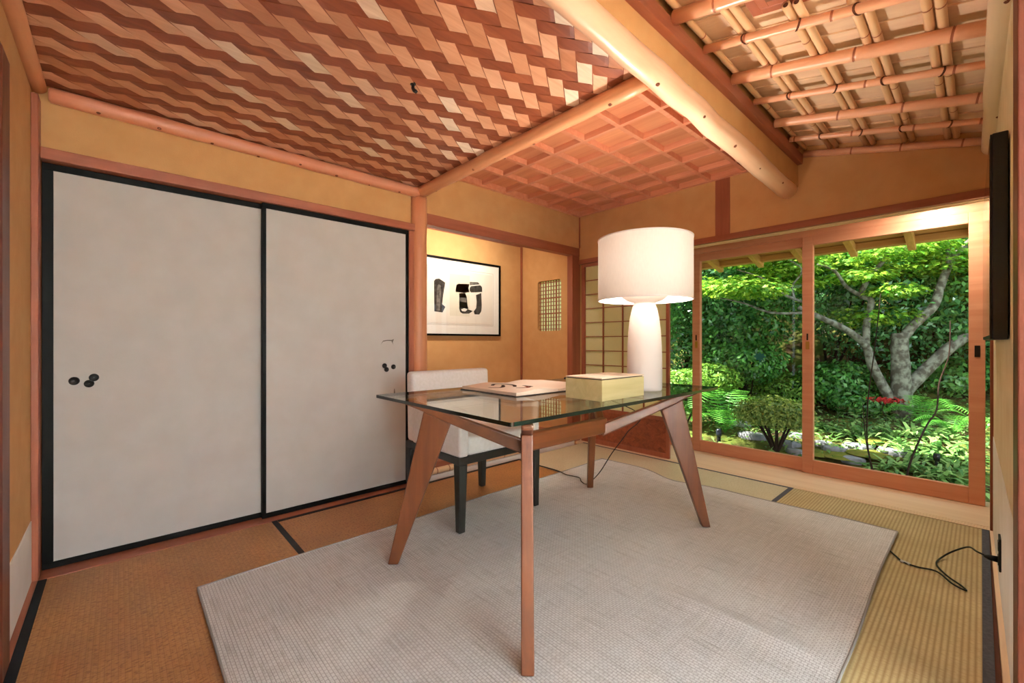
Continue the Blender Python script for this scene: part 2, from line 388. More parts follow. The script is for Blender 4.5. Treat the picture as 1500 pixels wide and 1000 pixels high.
# logs -------------------------------------------------------------
def log(name, p0, p1, r0, r1, mat, label, cat='log', n=14, bend=.004, seed=1, knots=0):
    rnd = random.Random(seed); p0, p1 = Vector(p0), Vector(p1); pts = []; rs = []
    for i in range(n + 1):
        t = i / n; p = p0.lerp(p1, t); e = math.sin(PI * t)
        p += Vector((rnd.uniform(-1,1) * bend * e, rnd.uniform(-1,1) * bend * e, rnd.uniform(-1,1) * bend * e))
        pts.append(p); rs.append((r0 + (r1 - r0) * t) * (1 + rnd.uniform(-.03, .03)))
    ends = .35
    d = (p1 - p0).normalized()
    pts = [pts[0] - d * rs[0] * .18] + pts + [pts[-1] + d * rs[-1] * .18]; rs = [rs[0] * .75] + rs + [rs[-1] * .75]
    o = MB().tube(pts, rs, 20).build(name, mat, smooth=True)
    tag(o, label, cat)
    for k in range(knots):
        t = (k + .7) / (knots + .4); c = p0.lerp(p1, t); rr = r0 + (r1 - r0) * t
        side = d.cross(Vector((0, 0, 1))).normalized(); a = rnd.uniform(.3, 2.2)
        nrm = (-side * math.cos(a) * (1 if cat else 1) + Vector((0, 0, -1)) * math.sin(a)).normalized()
        if nrm.y > .0 and abs(d.x) > .7: nrm.y *= -1
        q = c + nrm * rr * .965
        k_ = MB(); rr2 = .004 + .003 * rnd.random()
        ring = []
        u = d; w = nrm.cross(u).normalized()
        for s_, h in ((1.6, 0), (1.0, .0045), (.7, .0045), (.4, .001)):
            for j in range(10):
                an = 2 * PI * j / 10; ring.append(q + u * math.cos(an) * rr2 * s_ + w * math.sin(an) * rr2 * s_ * .8 + nrm * h)
        fs = [(i*10+j, i*10+(j+1)%10, (i+1)*10+(j+1)%10, (i+1)*10+j) for i in range(3) for j in range(10)]; fs.append(tuple(range(30, 40)))
        k_.add(ring, fs).build('knot', plain_knot, o, smooth=True)
    return o
plain_knot = plain('knot_wood', (120,66,44), .6, .2)
log('ceiling_log', (-.22, YN - .006, 2.066), (1.575, YN - .006, 2.064), .033, .036, M['logred'], 'pinkish peeled log along the top of the wall over the sliding panels', 'log', 16, .003, 2, 8)
log('ceiling_log', (-.255, 2.69, 2.075), (-.255, .05, 2.075), .027, .03, M['logY'], 'tan peeled log along the left edge of the woven ceiling', 'log', 14, .003, 3)
log('ceiling_log', (1.600, 2.735, 2.075), (1.600, .93, 2.075), .040, .036, M['logY'], 'knotty peeled log between woven ceiling and square coffered ceiling', 'log', 16, .003, 5, 7)
log('beam_log', (-.30, .828, 2.052), (3.405, .905, 2.046), .038, .058, M['log'], 'long peeled log beam running from the upper middle to the window wall', 'beam', 20, .006, 7, 9)
po = log('alcove_post', (1.598, 2.752, 0.02), (1.598, 2.752, 2.04), .062, .060, M['post'], 'round peeled wooden post between sliding panels and picture alcove', 'post', 12, .002, 9)
log('eave_log', (1.70, -.052, 2.035), (3.42, -.036, 2.03), .036, .036, M['logpale'], 'pale peeled log under bamboo ceiling on the right wall above the television', 'log', 12, .003, 12, 5)

# hanging wall over the beam log and its trim board
struct(MB().box(-.40, XE, .845, .905, 2.06, TOP), 'wall_hanging', M['plaster'], 'tan plaster strip hanging above the long log beam', 'wall')
struct(MB().box(-.40, XE - .02, .812, .846, 2.198, 2.262), 'trim_7', M['redX'], 'wooden edge board where bamboo ceiling meets the hanging plaster strip', 'trim', bevel=.003)

# east (window) wall above the shoji rail
we = MB(); we.box(XE, XE + .07, -.06, 2.742, 1.82, TOP)
struct(we, 'wall_east', M['plaster'], 'tan plaster wall above the garden windows', 'wall')
struct(MB().box(XE - .006, XE + .004, 1.29, 1.398, 1.82, 2.262), 'trim_8', M['redZ'], 'flat red wooden post on the plaster above the garden windows', 'post', bevel=.002)
km = MB()
kt = MB(); km.box(XE - .012, XE + .022, -.06, 2.742, 1.776, 1.82)
for k in range(5):
    x = XE + .022 + k * .024; kt.box(x, x + .024, -.06, 2.742, 1.776 + (.006 if k % 2 == 0 else 0), 1.82)  # pale track colour stands in for light on the soffit
struct(km, 'trim_9', [M['redY']], 'long head rail over the garden windows', 'lintel')
struct(kt, 'trim_23', M['hinokiY'], 'grooved track, painted pale as if lit, under the head rail of the garden windows', 'track')
struct(MB().box(XE - .006, XE + .012, 2.728, 2.746, 1.94, 2.262), 'trim_10', M['redZ'], 'thin corner strip above the alcove lintel', 'trim')
struct(MB().box(3.322, XE + .02, 2.742, 2.81, 0, 1.94), 'trim_11', M['redZ'], 'orange red corner post between alcove and paper screen', 'post', bevel=.004)

# alcove -----------------------------------------------------------
an = MB(); an.box(1.62, XE + .02, 2.742, 2.79, 1.94, TOP)
struct(an, 'wall_alcove_front', M['plaster'], 'tan plaster strip over the alcove lintel', 'wall')
struct(MB().box(1.64, XE + .02, 2.738, 2.815, 1.857, 1.94), 'trim_12', M['redX'], 'heavy brown lintel across the picture alcove', 'lintel', bevel=.003)
struct(MB().box(1.50, 3.46, 3.492, 3.56, -.03, TOP), 'wall_alcove_back', M['plaster'], 'tan alcove back wall behind the framed print', 'wall')
struct(MB().box(1.56, 1.64, 2.83, 3.50, -.03, TOP), 'wall_alcove_west', M['plaster'], 'hidden left side wall of the picture alcove', 'wall')
# east side wall with a rounded lattice opening
def wall_with_hole(name, x0, x1, ya, yb, za, zb, hy0, hy1, hz0, hz1, r, mat):
    bm = bmesh.new()
    outer = [(ya,za),(yb,za),(yb,zb),(ya,zb)]; hole = []
    for cy, cz, a0 in ((hy1-r,hz0+r,-90),(hy1-r,hz1-r,0),(hy0+r,hz1-r,90),(hy0+r,hz0+r,180)):
        for k in range(7):
            a = math.radians(a0 + 15 * k); hole.append((cy + r*math.cos(a), cz + r*math.sin(a)))
    ed = []
    for loop in (outer, hole):
        vs = [bm.verts.new((0, y, z)) for y, z in loop]
        ed += [bm.edges.new((vs[i], vs[(i+1) % len(vs)])) for i in range(len(vs))]
    bmesh.ops.triangle_fill(bm, edges=ed, use_beauty=True)
    res = bmesh.ops.extrude_face_region(bm, geom=list(bm.faces))
    for v in [g for g in res['geom'] if isinstance(g, bmesh.types.BMVert)]: v.co.x += x1 - x0
    bmesh.ops.recalc_face_normals(bm, faces=bm.faces)
    me = bpy.data.meshes.new(name); bm.to_mesh(me); bm.free(); me.materials.append(mat)
    o = bpy.data.objects.new(name, me); COL.objects.link(o); o.location = (x0, 0, 0); WL[o.name] = Vector((x0,0,0)); return o
o = wall_with_hole('wall_alcove_east', 3.34, 3.40, 2.76, 3.50, -.03, TOP, 2.905, 3.24, 1.112, 1.645, .035, M['plaster'])
tag(o, 'tan alcove side wall with a small lattice opening', 'wall', kind='structure')
lw = empty('window_1', (3.37, 3.07, 1.112)); tag(lw, 'small round cornered lattice window in the alcove side wall', 'window', kind='structure')
lt = MB(); ty = [2.905 + .335 * (i + .5) / 9 for i in range(9)]
for i, y in enumerate(ty): lt.box(3.366, 3.374, y - (.0075 if i in (2, 6) else .0035), y + (.0075 if i in (2, 6) else .0035), 1.105, 1.652)
for k in range(13):
    z = 1.112 + .533 * (k + .5) / 13; w = .0065 if k in (4, 8) else .0035; lt.box(3.3645, 3.3755, 2.90, 3.245, z - w, z + w)
lt.build('lattice', M['redZ'], lw)
MB().box(3.379, 3.380, 2.902, 3.243, 1.109, 1.648).build('paper', translucent('lattice_paper', (250,252,236), (250,254,226), .75), lw)
struct(MB().box(1.62, 3.40, 2.79, 3.50, 2.30, 2.34), 'ceiling', M['redX'], 'hidden board ceiling of the picture alcove', 'ceiling')
struct(MB().box(3.322, 3.341, 3.474, 3.493, .09, 2.066), 'trim_13', M['redZ'], 'thin corner strip at the back right of the alcove', 'trim')
struct(MB().box(1.64, 3.335, 3.478, 3.493, 2.055, 2.075), 'trim_14', M['redX'], 'thin hanging rail high on the alcove back wall', 'rail')
struct(MB().box(1.64, 3.34, 2.775, 3.49, .0, .085), 'floor', M['redX'], 'raised red board floor of the picture alcove', 'floor')
struct(MB().box(1.66, 3.33, 2.722, 2.78, -.03, .014), 'trim_15', M['paperpanel'], 'strip under the alcove bamboo sill, painted pale for its reflection', 'sill')  # white puts the sill's reflection into the strip colour
struct(MB().box(1.66, 3.33, 2.752, 2.778, .058, .098), 'trim_16', M['redX'], 'brown front edge board of the raised alcove floor', 'sill', bevel=.003)
def bamboo(mb_mats, p0, p1, r, name, label, nodes, group=None, seed=0, lash=None, mat='bambooY', seg=14):
    p0, p1 = Vector(p0), Vector(p1); pts = []; rs = []; L = (p1 - p0).length
    ts = sorted(set([0, 1] + [x for n in nodes for x in (n - .012 / L, n - .004 / L, n, n + .004 / L, n + .012 / L)]))
    for t in ts:
        if t < 0 or t > 1: continue
        pts.append(p0.lerp(p1, t)); k = 1.0
        for n in nodes:
            dd = abs(t - n) * L
            if dd < .0005: k = .93
            elif dd < .006: k = 1.05
        rs.append(r * k)
    mb = MB().tube(pts, rs, seg)
    tl = [t for t in ts if 0 <= t <= 1]
    for i in range(len(tl) - 1):
        tm = (tl[i] + tl[i+1]) / 2
        if any(abs(tm - n) * L < .0045 for n in nodes):
            for k in range(seg): mb.m[i * seg + k] = 1
    o = mb.build(name, [M[mat], M['bambooD']], smooth=True)
    tag(o, label, 'bamboo pole', group)
    if lash:
        d = (p1 - p0).normalized()
        for t in lash:
            c = p0.lerp(p1, t); lm = MB()
            for q in (-.002, .002):
                ring = []
                a = d.cross(Vector((0,0,1))).normalized(); b = a.cross(d)
                tilt = .010 * (1 if (int(t*100)) % 2 else -1)
                for j in range(13):
                    an = 2 * PI * j / 12; ring.append(c + d * (q + tilt * math.cos(an)) + a * math.cos(an) * (r + .0015) + b * math.sin(an) * (r + .0015))
                lm.tube(ring, .0016, 5, caps=False)
            lm.build('rope_lashing', M['rope'], o, smooth=True)
    return o
bamboo(None, (1.66, 2.744, .037), (3.32, 2.744, .037), .0225, 'bamboo_sill', 'pale bamboo pole laid along the front of the alcove floor', [.05,.115,.28,.45,.62,.8], None, 1, None, 'bambooX')

# framed print ------------------------------------------------------
fr = empty('framed_print', (2.46, 3.49, 1.056)); tag(fr, 'black framed abstract ink print on the alcove back wall', 'picture')
fx0, fx1, fz0, fz1, fy = 1.90, 3.005, 1.056, 1.808, 3.462
f = MB(); w = .019
f.box(fx0, fx1, fy, 3.491, fz0, fz0 + w); f.box(fx0, fx1, fy, 3.491, fz1 - w, fz1); f.box(fx0, fx0 + w, fy, 3.491, fz0 + w, fz1 - w); f.box(fx1 - w, fx1, fy, 3.491, fz0 + w, fz1 - w)
f.build('frame', M['lacquer'], fr, bevel=.002)
MB().box(fx0 + w, fx1 - w, 3.476, 3.488, fz0 + w, fz1 - w).build('mat_board', M['mat'], fr)
pr = MB().box(fx0 + .10, fx1 - .11, 3.4735, 3.4765, fz0 + .12, fz1 - .115).build('print_sheet', M['print'], fr)
def art(pts, y):      # outline read on the print, in metres on its sheet
    out = []
    for zx, zy in pts:
        r = ray(600 + zx / 5.884, 330 + zy / 5.884); t = y / r[1]; out.append((r[0] * t, y, EYE + r[2] * t))
    return out
yy = 3.4732
for nm_, mt_, pts, dy in (
    ('ink_shape','inkdark',[(210,478),(225,462),(255,458),(306,492),(303,522),(296,560),(288,612),(281,678),(308,702),(284,750),(213,740)],0),
    ('wash_shape','inkgrey',[(236,520),(252,506),(272,522),(262,734),(230,734)],-.0006),
    ('wash_shape','inkgrey',[(424,502),(450,482),(590,490),(604,508),(520,516)],0),
    ('ink_shape','inkdark',[(396,562),(404,512),(424,502),(514,506),(508,540),(516,574),(470,582),(400,574)],-.0003),
    ('ink_shape','inkdark',[(518,540),(530,524),(610,516),(624,532),(626,574),(530,578),(518,564)],-.0003),
    ('ink_shape','inkdark',[(428,584),(480,582),(492,620),(500,690),(508,722),(484,716),(450,712),(428,716)],-.0003),
    ('wash_shape','inkgrey',[(430,620),(486,624),(492,664),(430,656)],-.0008),
    ('ink_shape','inkdark',[(572,600),(618,582),(622,700),(618,740),(600,768),(560,766),(552,742),(574,712),(578,660)],-.0003),
    ('ink_shape','inkdark',[(428,716),(444,706),(500,722),(545,738),(512,760),(458,760),(436,746)],-.0006),
    ('pale_stone','print',[(444,722),(470,714),(498,726),(480,742),(452,738)],-.0012)):
    MB().add(art(pts, yy + dy), [tuple(range(len(pts)))]).build(nm_, M[mt_], pr)
MB().box(2.36, 2.60, 3.4729, 3.4734, 1.25, 1.66).build('pale_wash', plain('pale_wash', (212,204,186), .9, .1), pr)
ln = MB()
ln.box(fx0+.07, fx1-.10, 3.4745, 3.4755, fz1-.10, fz1-.096); ln.box(fx0+.07, fx1-.10, 3.4745, 3.4755, fz0+.105, fz0+.109); ln.box(fx1-.10, fx1-.096, 3.4745, 3.4755, fz0+.105, fz1-.096)
ln.build('plate_line', plain('plate_line', (196,186,172), .9, .1), fr)
g = MB().add([(fx0+w,3.468,fz0+w),(fx1-w,3.468,fz0+w),(fx1-w,3.468,fz1-w),(fx0+w,3.468,fz1-w)], [(0,1,2,3)]); g.build('glazing', M['glazing'], fr, recalc=False)

# coffered ceiling ---------------------------------------------------
cc = empty('ceiling_coffered', (2.5, 1.8, 2.256)); tag(cc, 'square coffered red board ceiling beyond the woven ceiling', 'ceiling', kind='structure')
pb = MB(); ys = [.846] + [.92 + .257 * i for i in range(8)]; xs = [1.645 + .2585 * i for i in range(8)]
for i in range(7):
    for j in range(8):
        pb.box(xs[i], xs[i+1] , ys[j], ys[j+1], 2.296, 2.302)
pb.build('panels', M['coffer'], cc)
bt = MB()
for x in xs[1:-1]: bt.box(x - .014, x + .014, .846, 2.742, 2.258, 2.296)
for y in ys[1:-1]: bt.box(1.63, XE, y - .0145, y + .0145, 2.2575, 2.296)
bt.box(1.63, XE, 2.706, 2.742, 2.25, 2.30); bt.box(XE - .036, XE, .846, 2.742, 2.251, 2.30); bt.box(1.63, 1.66, .846, 2.742, 2.09, 2.30)
bt.build('battens', M['cofbat'], cc, bevel=.002)

# woven ceiling: 2/2 twill of wide strips in two oblique directions ---
def weave_mesh(x0, x1, y0, y1, pa, pb_, da, db, amp, th, s_off, t_off, wfac=.95):
    bm = bmesh.new()
    ca = Vector((math.cos(da), math.sin(da))); cb = Vector((math.cos(db), math.sin(db)))
    det = ca.x * cb.y - ca.y * cb.x
    def st(x, y): return ((x*cb.y - y*cb.x)/det, (ca.x*y - ca.y*x)/det)
    cs = [st(x, y) for x in (x0, x1) for y in (y0, y1)]
    i0, i1 = int(min(c[1]-t_off for c in cs)/pb_) - 1, int(max(c[1]-t_off for c in cs)/pb_) + 2
    j0, j1 = int(min(c[0]-s_off for c in cs)/pa) - 1, int(max(c[0]-s_off for c in cs)/pa) + 2
    def pt(s, t, z): p = ca * s + cb * t; return (p.x, p.y, z)
    def slab(a0, a1, c0, c1, zf, mi, along):
        n = 6; rows = []
        for k in range(n + 1):
            q = a0 + (a1 - a0) * k / n; z = zf(k / n)
            if along == 's': rows.append([bm.verts.new(pt(q, c0, z)), bm.verts.new(pt(q, c1, z)), bm.verts.new(pt(q, c1, z + th)), bm.verts.new(pt(q, c0, z + th))])
            else: rows.append([bm.verts.new(pt(c0, q, z)), bm.verts.new(pt(c1, q, z)), bm.verts.new(pt(c1, q, z + th)), bm.verts.new(pt(c0, q, z + th))])
        for k in range(n):
            for m in range(4):
                f = bm.faces.new((rows[k][m], rows[k][(m+1)%4], rows[k+1][(m+1)%4], rows[k+1][m])); f.material_index = mi
    wl_ = pb_ * wfac / 2; wd = pa * wfac / 2
    arch = lambda q: -amp * math.sin(PI * min(max(q, 0), 1)) ** .7 + amp * .9 * (1 - math.sin(PI * q) ** .5)
    for i in range(i0, i1):
        c = t_off + (i + .5) * pb_
        for j in range(j0, j1):
            if (j - i) % 4 == 0:    # light strip dips under two dark ones: visible float
                a = s_off + j * pa; e = pa * .16
                slab(a - e, a + 2 * pa + e, c - wl_, c + wl_, lambda q: -amp * math.sin(PI*q)**.4 + amp*.25, 0, 's')
    for j in range(j0, j1):
        c = s_off + (j + .5) * pa
        for i in range(i0, i1):
            if (j - i) % 4 == 2:    # dark float over light strips i-1 and i
                a = t_off + (i - 1) * pb_; e = pb_ * .16
                slab(a - e, a + 2 * pb_ + e, c - wd, c + wd, lambda q: -amp * math.sin(PI*q)**.4 + amp*.55, 1, 't')
    for co, no in (((x0,0,0),(-1,0,0)),((x1,0,0),(1,0,0)),((0,y0,0),(0,-1,0)),((0,y1,0),(0,1,0))):
        bmesh.ops.bisect_plane(bm, geom=bm.verts[:]+bm.edges[:]+bm.faces[:], plane_co=co, plane_no=no, clear_outer=True)
    bmesh.ops.recalc_face_normals(bm, faces=bm.faces)
    return bm
bm = weave_mesh(-.27, 1.585, .852, 2.735, .0665, .0685, math.radians(36.3), math.radians(-29.4), .0038, .0013, 1.757, -.638)
me = bpy.data.meshes.new('ceiling_woven'); bm.to_mesh(me); bm.free(); me.materials.append(M['weaveL']); me.materials.append(M['weaveD'])
cw = bpy.data.objects.new('ceiling_woven', me); COL.objects.link(cw); cw.location = (0, 0, 2.108); WL[cw.name] = Vector((0,0,2.108))
tag(cw, 'woven ceiling of wide crossing cedar strips over the desk', 'ceiling', kind='structure')
struct(MB().box(-.30, 1.60, .852, 2.75, 2.122, 2.13), 'ceiling_backing', M['weaveD'], 'dark backing boards above the woven strips', 'ceiling')
hk = empty('ceiling_hook', (.931, 1.649, 2.10)); tag(hk, 'small black hook hanging from the woven ceiling', 'hook')
MB().lathe([(.001,-.008),(.012,-.006),(.013,0)], (.931,1.649,2.11), 14).build('base', M['black'], hk, smooth=True)
MB().tube([(.931,1.649,2.106),(.931,1.649,2.088),(.934,1.644,2.078),(.938,1.637,2.072),(.941,1.632,2.076)], [.006,.0075,.0085,.0085,.006], 10).build('hook_arm', M['black'], hk, smooth=True)

# sloping bamboo ceiling ---------------------------------------------
SL = .235
def zc(y, off=0): return 2.075 + SL * y + off
bo = MB(); nb = 22
for k in range(nb):      # lapped boards, long edge down the slope
    a = -.30 + (XE + .33) * k / nb; b = -.30 + (XE + .33) * (k + 1) / nb + .03
    lo, hi = .052, .060
    bo.hexa([(a,-.10,zc(-.10,lo)),(b,-.10,zc(-.10,hi)),(b,.83,zc(.83,hi)),(a,.83,zc(.83,lo))], [(a,-.10,zc(-.10,lo+.006)),(b,-.10,zc(-.10,hi+.006)),(b,.83,zc(.83,hi+.006)),(a,.83,zc(.83,lo+.006))])
struct(bo, 'ceiling_sloping', M['board'], 'sloping ceiling of lapped cedar boards behind bamboo poles', 'ceiling')
ords = ['at the window wall', 'second from the window wall', 'third from the window wall', 'fourth from the window wall', 'fifth from the window wall', 'sixth from the window wall', 'seventh from the window wall']
px_ = [(3.415, .021), (3.10, .0155), (2.805, .0235), (2.475, .016), (2.185, .026), (1.872, .0175), (1.60, .0265)]
pairY = [.644, .462, .285, .108]
for i, (x, r) in enumerate(px_):
    thin = r < .02; y0, y1 = -.045, .808
    rnd = random.Random(30 + i); nodes = [rnd.uniform(.05, .2)]
    while nodes[-1] < .75: nodes.append(nodes[-1] + rnd.uniform(.27, .36))
    ls = [(py - y0) / (y1 - y0) for py in pairY] if thin else None
    bamboo(None, (x, y0, zc(y0, .0)), (x, y1, zc(y1, .0)), r, 'bamboo_pole', ('thin' if thin else 'thick') + ' bamboo pole across the sloping ceiling, ' + ords[i], nodes, 'bamboo poles down the sloping ceiling', i, ls)
nm = ['first pair from the log beam', 'second pair from the log beam', 'third pair from the log beam', 'fourth pair from the log beam']
for i, py in enumerate(pairY):
    for s_, side in ((.017, 'beam side'), (-.017, 'right wall side')):
        y = py + s_; x0 = (1.0, 1.785, 1.86, 1.86)[i]; rnd = random.Random(60 + i * 2 + (s_ > 0))
        z = zc(y, .034)
        bamboo(None, (x0, y, z), (3.40, y, z), .0145, 'bamboo_batten', 'slim bamboo batten, ' + side + ', ' + nm[i], [rnd.uniform(.1,.25), rnd.uniform(.4,.55), rnd.uniform(.7,.85)], 'paired bamboo battens of the sloping ceiling', i, None, 'bambooX', 12)
    if i == 1:
        for s_ in (.017, -.017):
            y = py + s_; q_ = [o for o in COL.objects if o.name.startswith('bamboo_batten') and o.get('label','').endswith(nm[1])][0 if s_ > 0 else 1]
            MB().tube([(1.7852, y, zc(y, .034)), (1.7843, y, zc(y, .034))], .0085, 12).build('hollow_shade_disc', M['rope'], q_)  # dark disc stands in for the shade inside the cut bamboo
bamboo(None, (.9, .797, zc(.797, .034)), (3.40, .797, zc(.797, .034)), .0125, 'bamboo_batten', 'single pale bamboo batten tucked along the edge board beside the log beam', [.2,.37,.52,.7,.85], None, 9, None, 'bambooX', 12)
sk = empty('skylight_frame', (1.5, .40, zc(.4, .03))); tag(sk, 'red moulded skylight frame at the top of the bamboo ceiling', 'skylight frame')
def slopebox(mb, x0, x1, y0, y1, a, b): return mb.hexa([(x0,y0,zc(y0,a)),(x1,y0,zc(y0,a)),(x1,y1,zc(y1,a)),(x0,y1,zc(y1,a))], [(x0,y0,zc(y0,b)),(x1,y0,zc(y0,b)),(x1,y1,zc(y1,b)),(x0,y1,zc(y1,b))])
m_ = MB(); X0, X1, Y0, Y1, W = 1.20, 1.825, .17, .60, .035
for q in (0, 1):
    o_ = q * .03; a_, b_ = .0488 + q * .0012, .055
    slopebox(m_, X0+o_, X1-o_, Y1-W-o_, Y1-o_, a_, b_); slopebox(m_, X0+o_, X1-o_, Y0+o_, Y0+W+o_, a_, b_); slopebox(m_, X1-W-o_, X1-o_, Y0+W+o_, Y1-W-o_, a_, b_); slopebox(m_, X0+o_, X0+W+o_, Y0+W+o_, Y1-W-o_, a_, b_)
m_.build('moulding', M['redX'], sk, bevel=.002)
m_ = MB(); slopebox(m_, X0+.06, X1-.06, Y0+.06, Y1-.06, .0503, .053); m_.build('inner_panel', M['desk'+'X'], sk)

# south (right) wall, slightly out of square -------------------------
def sy(x): return -.0447 - (3.37 - x) * .01109
ws = MB()
def skew(mb, x0, x1, ya, yb, z0, z1): return mb.hexa([(x0,sy(x0)-yb,z0),(x1,sy(x1)-yb,z0),(x1,sy(x1)+ya,z0),(x0,sy(x0)+ya,z0)], [(x0,sy(x0)-yb,z1),(x1,sy(x1)-yb,z1),(x1,sy(x1)+ya,z1),(x0,sy(x0)+ya,z1)])
skew(ws, 1.75, 3.44, 0, .10, -.03, TOP); skew(ws, -.40, 1.75, 0, .10, 1.95, TOP)
M['plasterpale'] = mottled('pale_plaster', (228,216,184), (220,206,170), 9, .9, .1, .2, 260)
struct(ws, 'wall_south', M['plasterpale'], 'pale plaster wall at the right picture edge behind the television', 'wall')
struct(skew(MB(), 1.79, 3.40, .002, -.0005, 0, .50), 'trim_17', M['paperpanel'], 'white paper dado low on the right wall around the outlet', 'wall panel')
struct(skew(MB(), 1.62, 1.782, .004, .14, 0, 1.95), 'trim_18', M['darkpost'], 'dark brown doorway post at the right picture edge', 'post', bevel=.003)
struct(skew(MB(), 3.395, 3.44, .012, .05, 0, 1.80), 'trim_19', M['redZ'], 'slim brown jamb where the right wall meets the garden windows', 'jamb', bevel=.002)
struct(MB().hexa([(1.78,sy(1.78)-.01,-.03),(3.40,sy(3.4)-.01,-.03),(3.40,-.031,-.03),(1.78,-.045,-.03)], [(1.78,sy(1.78)-.01,.002),(3.40,sy(3.4)-.01,.002),(3.40,-.031,.002),(1.78,-.045,.002)]), 'baseboard_south', M['hinokiX'], 'pale floor rail between the straw mat and the right wall', 'baseboard')
struct(MB().box(1.62, 1.80, -.20, -.04, -.03, .001), 'trim_20', M['redX'], 'door sill at the foot of the right doorway post', 'sill')

# tatami ---------------------------------------------------------------
def mat_(x0, x1, y0, y1, along, mat, hmat, label, hw=.028):
    e = .0012
    root = empty('tatami_mat', ((x0+x1)/2, (y0+y1)/2, -.03)); tag(root, label, 'tatami mat', 'tatami mats')
    MB().box(x0+e, x1-e, y0+e, y1-e, -.03, -.001).build('mat_body', mat, root)
    b = (MB().box(x0+e, x0+hw, y0+e, y1-e, -.0008, .0012), MB().box(x1-hw, x1-e, y0+e, y1-e, -.0008, .0012)) if along == 'Y' else (MB().box(x0+e, x1-e, y0+e, y0+hw, -.0008, .0012), MB().box(x0+e, x1-e, y1-hw, y1-e, -.0008, .0012))
    for q in b: q.build('border', hmat, root)
mat_(-.253, .650, .875, 2.658, 'Y', M['tatY'], M['heri'], 'brown tatami mat along the left wall under the first sliding panel')
mat_(.650, 2.487, 1.765, 2.658, 'X', M['tatX'], M['heri'], 'orange brown tatami mat under the white chair')
mat_(2.487, 3.395, .890, 2.658, 'Y', M['tatSheen'], M['herigrey'], 'greenish tatami mat with painted sky sheen in front of the paper screen', .02)
mat_(1.560, 3.395, -.030, .890, 'X', M['tatS'], M['herigrey'], 'striped straw tatami mat by the right wall and outlet', .027)
mat_(-.253, 1.560, -.030, .875, 'X', M['tatX'], M['heri'], 'brown tatami mat beneath the camera mostly out of view')
mat_(.650, 2.487, .890, 1.765, 'X', M['tatS'], M['heri'], 'tatami mat hidden below the rug under the desk')

# rug -------------------------------------------------------------------
def rug():
    nx, ny = 90, 64; vs = []; fs = []
    c = {(0,0):(.222,.268),(1,0):(2.975,.298),(0,1):(.232,2.128),(1,1):(3.02,2.16)}
    for j in range(ny + 1):
        for i in range(nx + 1):
            u, v = i / nx, j / ny
            x = (c[0,0][0]*(1-u)+c[1,0][0]*u)*(1-v) + (c[0,1][0]*(1-u)+c[1,1][0]*u)*v
            y = (c[0,0][1]*(1-u)+c[1,0][1]*u)*(1-v) + (c[0,1][1]*(1-u)+c[1,1][1]*u)*v
            x += .018 * math.sin(v * 9 + 1) * u ** 6 - .10 * math.exp(-((v - .64) / .10) ** 2) * u ** 8
            y += .004 * math.sin(u * 14) * (v ** 6 - (1 - v) ** 6)
            z = .0095
            def ridge(ax, ay, bx, by, h, w):
                d = Vector((bx-ax, by-ay)); L = d.length; d /= L; q = Vector((x-ax, y-ay)); s = q.dot(d)
                if s < 0 or s > L: return 0
                n = q.x * -d.y + q.y * d.x; return h * math.exp(-(n / w) ** 2) * min(1, 4 * s / L, 4 * (L - s) / L)
            z += ridge(1.61, .24, 1.60, .90, .013, .045) + ridge(2.55, .28, 2.9, 1.9, .007, .06) + ridge(2.2, 1.7, 3.0, 1.95, .006, .05)
            vs.append((x, y, z))
    W = nx + 1
    for j in range(ny):
        for i in range(nx): fs.append((j*W+i, j*W+i+1, (j+1)*W+i+1, (j+1)*W+i))
    return vs, fs, nx, ny
vs, fs, nx, ny = rug()
n0 = len(vs); W = nx + 1
vb = [(x, y, .0015) for x, y, z in vs]
loop = [i for i in range(W)] + [j*W+nx for j in range(1, ny+1)] + [ny*W+i for i in range(nx-1, -1, -1)] + [j*W for j in range(ny-1, 0, -1)]
sf = [(loop[k], loop[(k+1) % len(loop)], loop[(k+1) % len(loop)] + n0, loop[k] + n0) for k in range(len(loop))]
bf = [tuple(reversed([i + n0 for i in f])) for f in fs]
rg = MB(); rg.add(vs + vb, fs + bf); rg.add([], []); 
rr = rg.build('rug', M['rug'], origin=(1.6, 1.2, 0)); tag(rr, 'large pale grey woven rug under the glass desk', 'rug')
eb = MB(); eb.tube([vs[i] for i in loop] + [vs[loop[0]]], .0042, 6, caps=False); eb.build('edge_binding', M['rugedge'], rr, smooth=True)

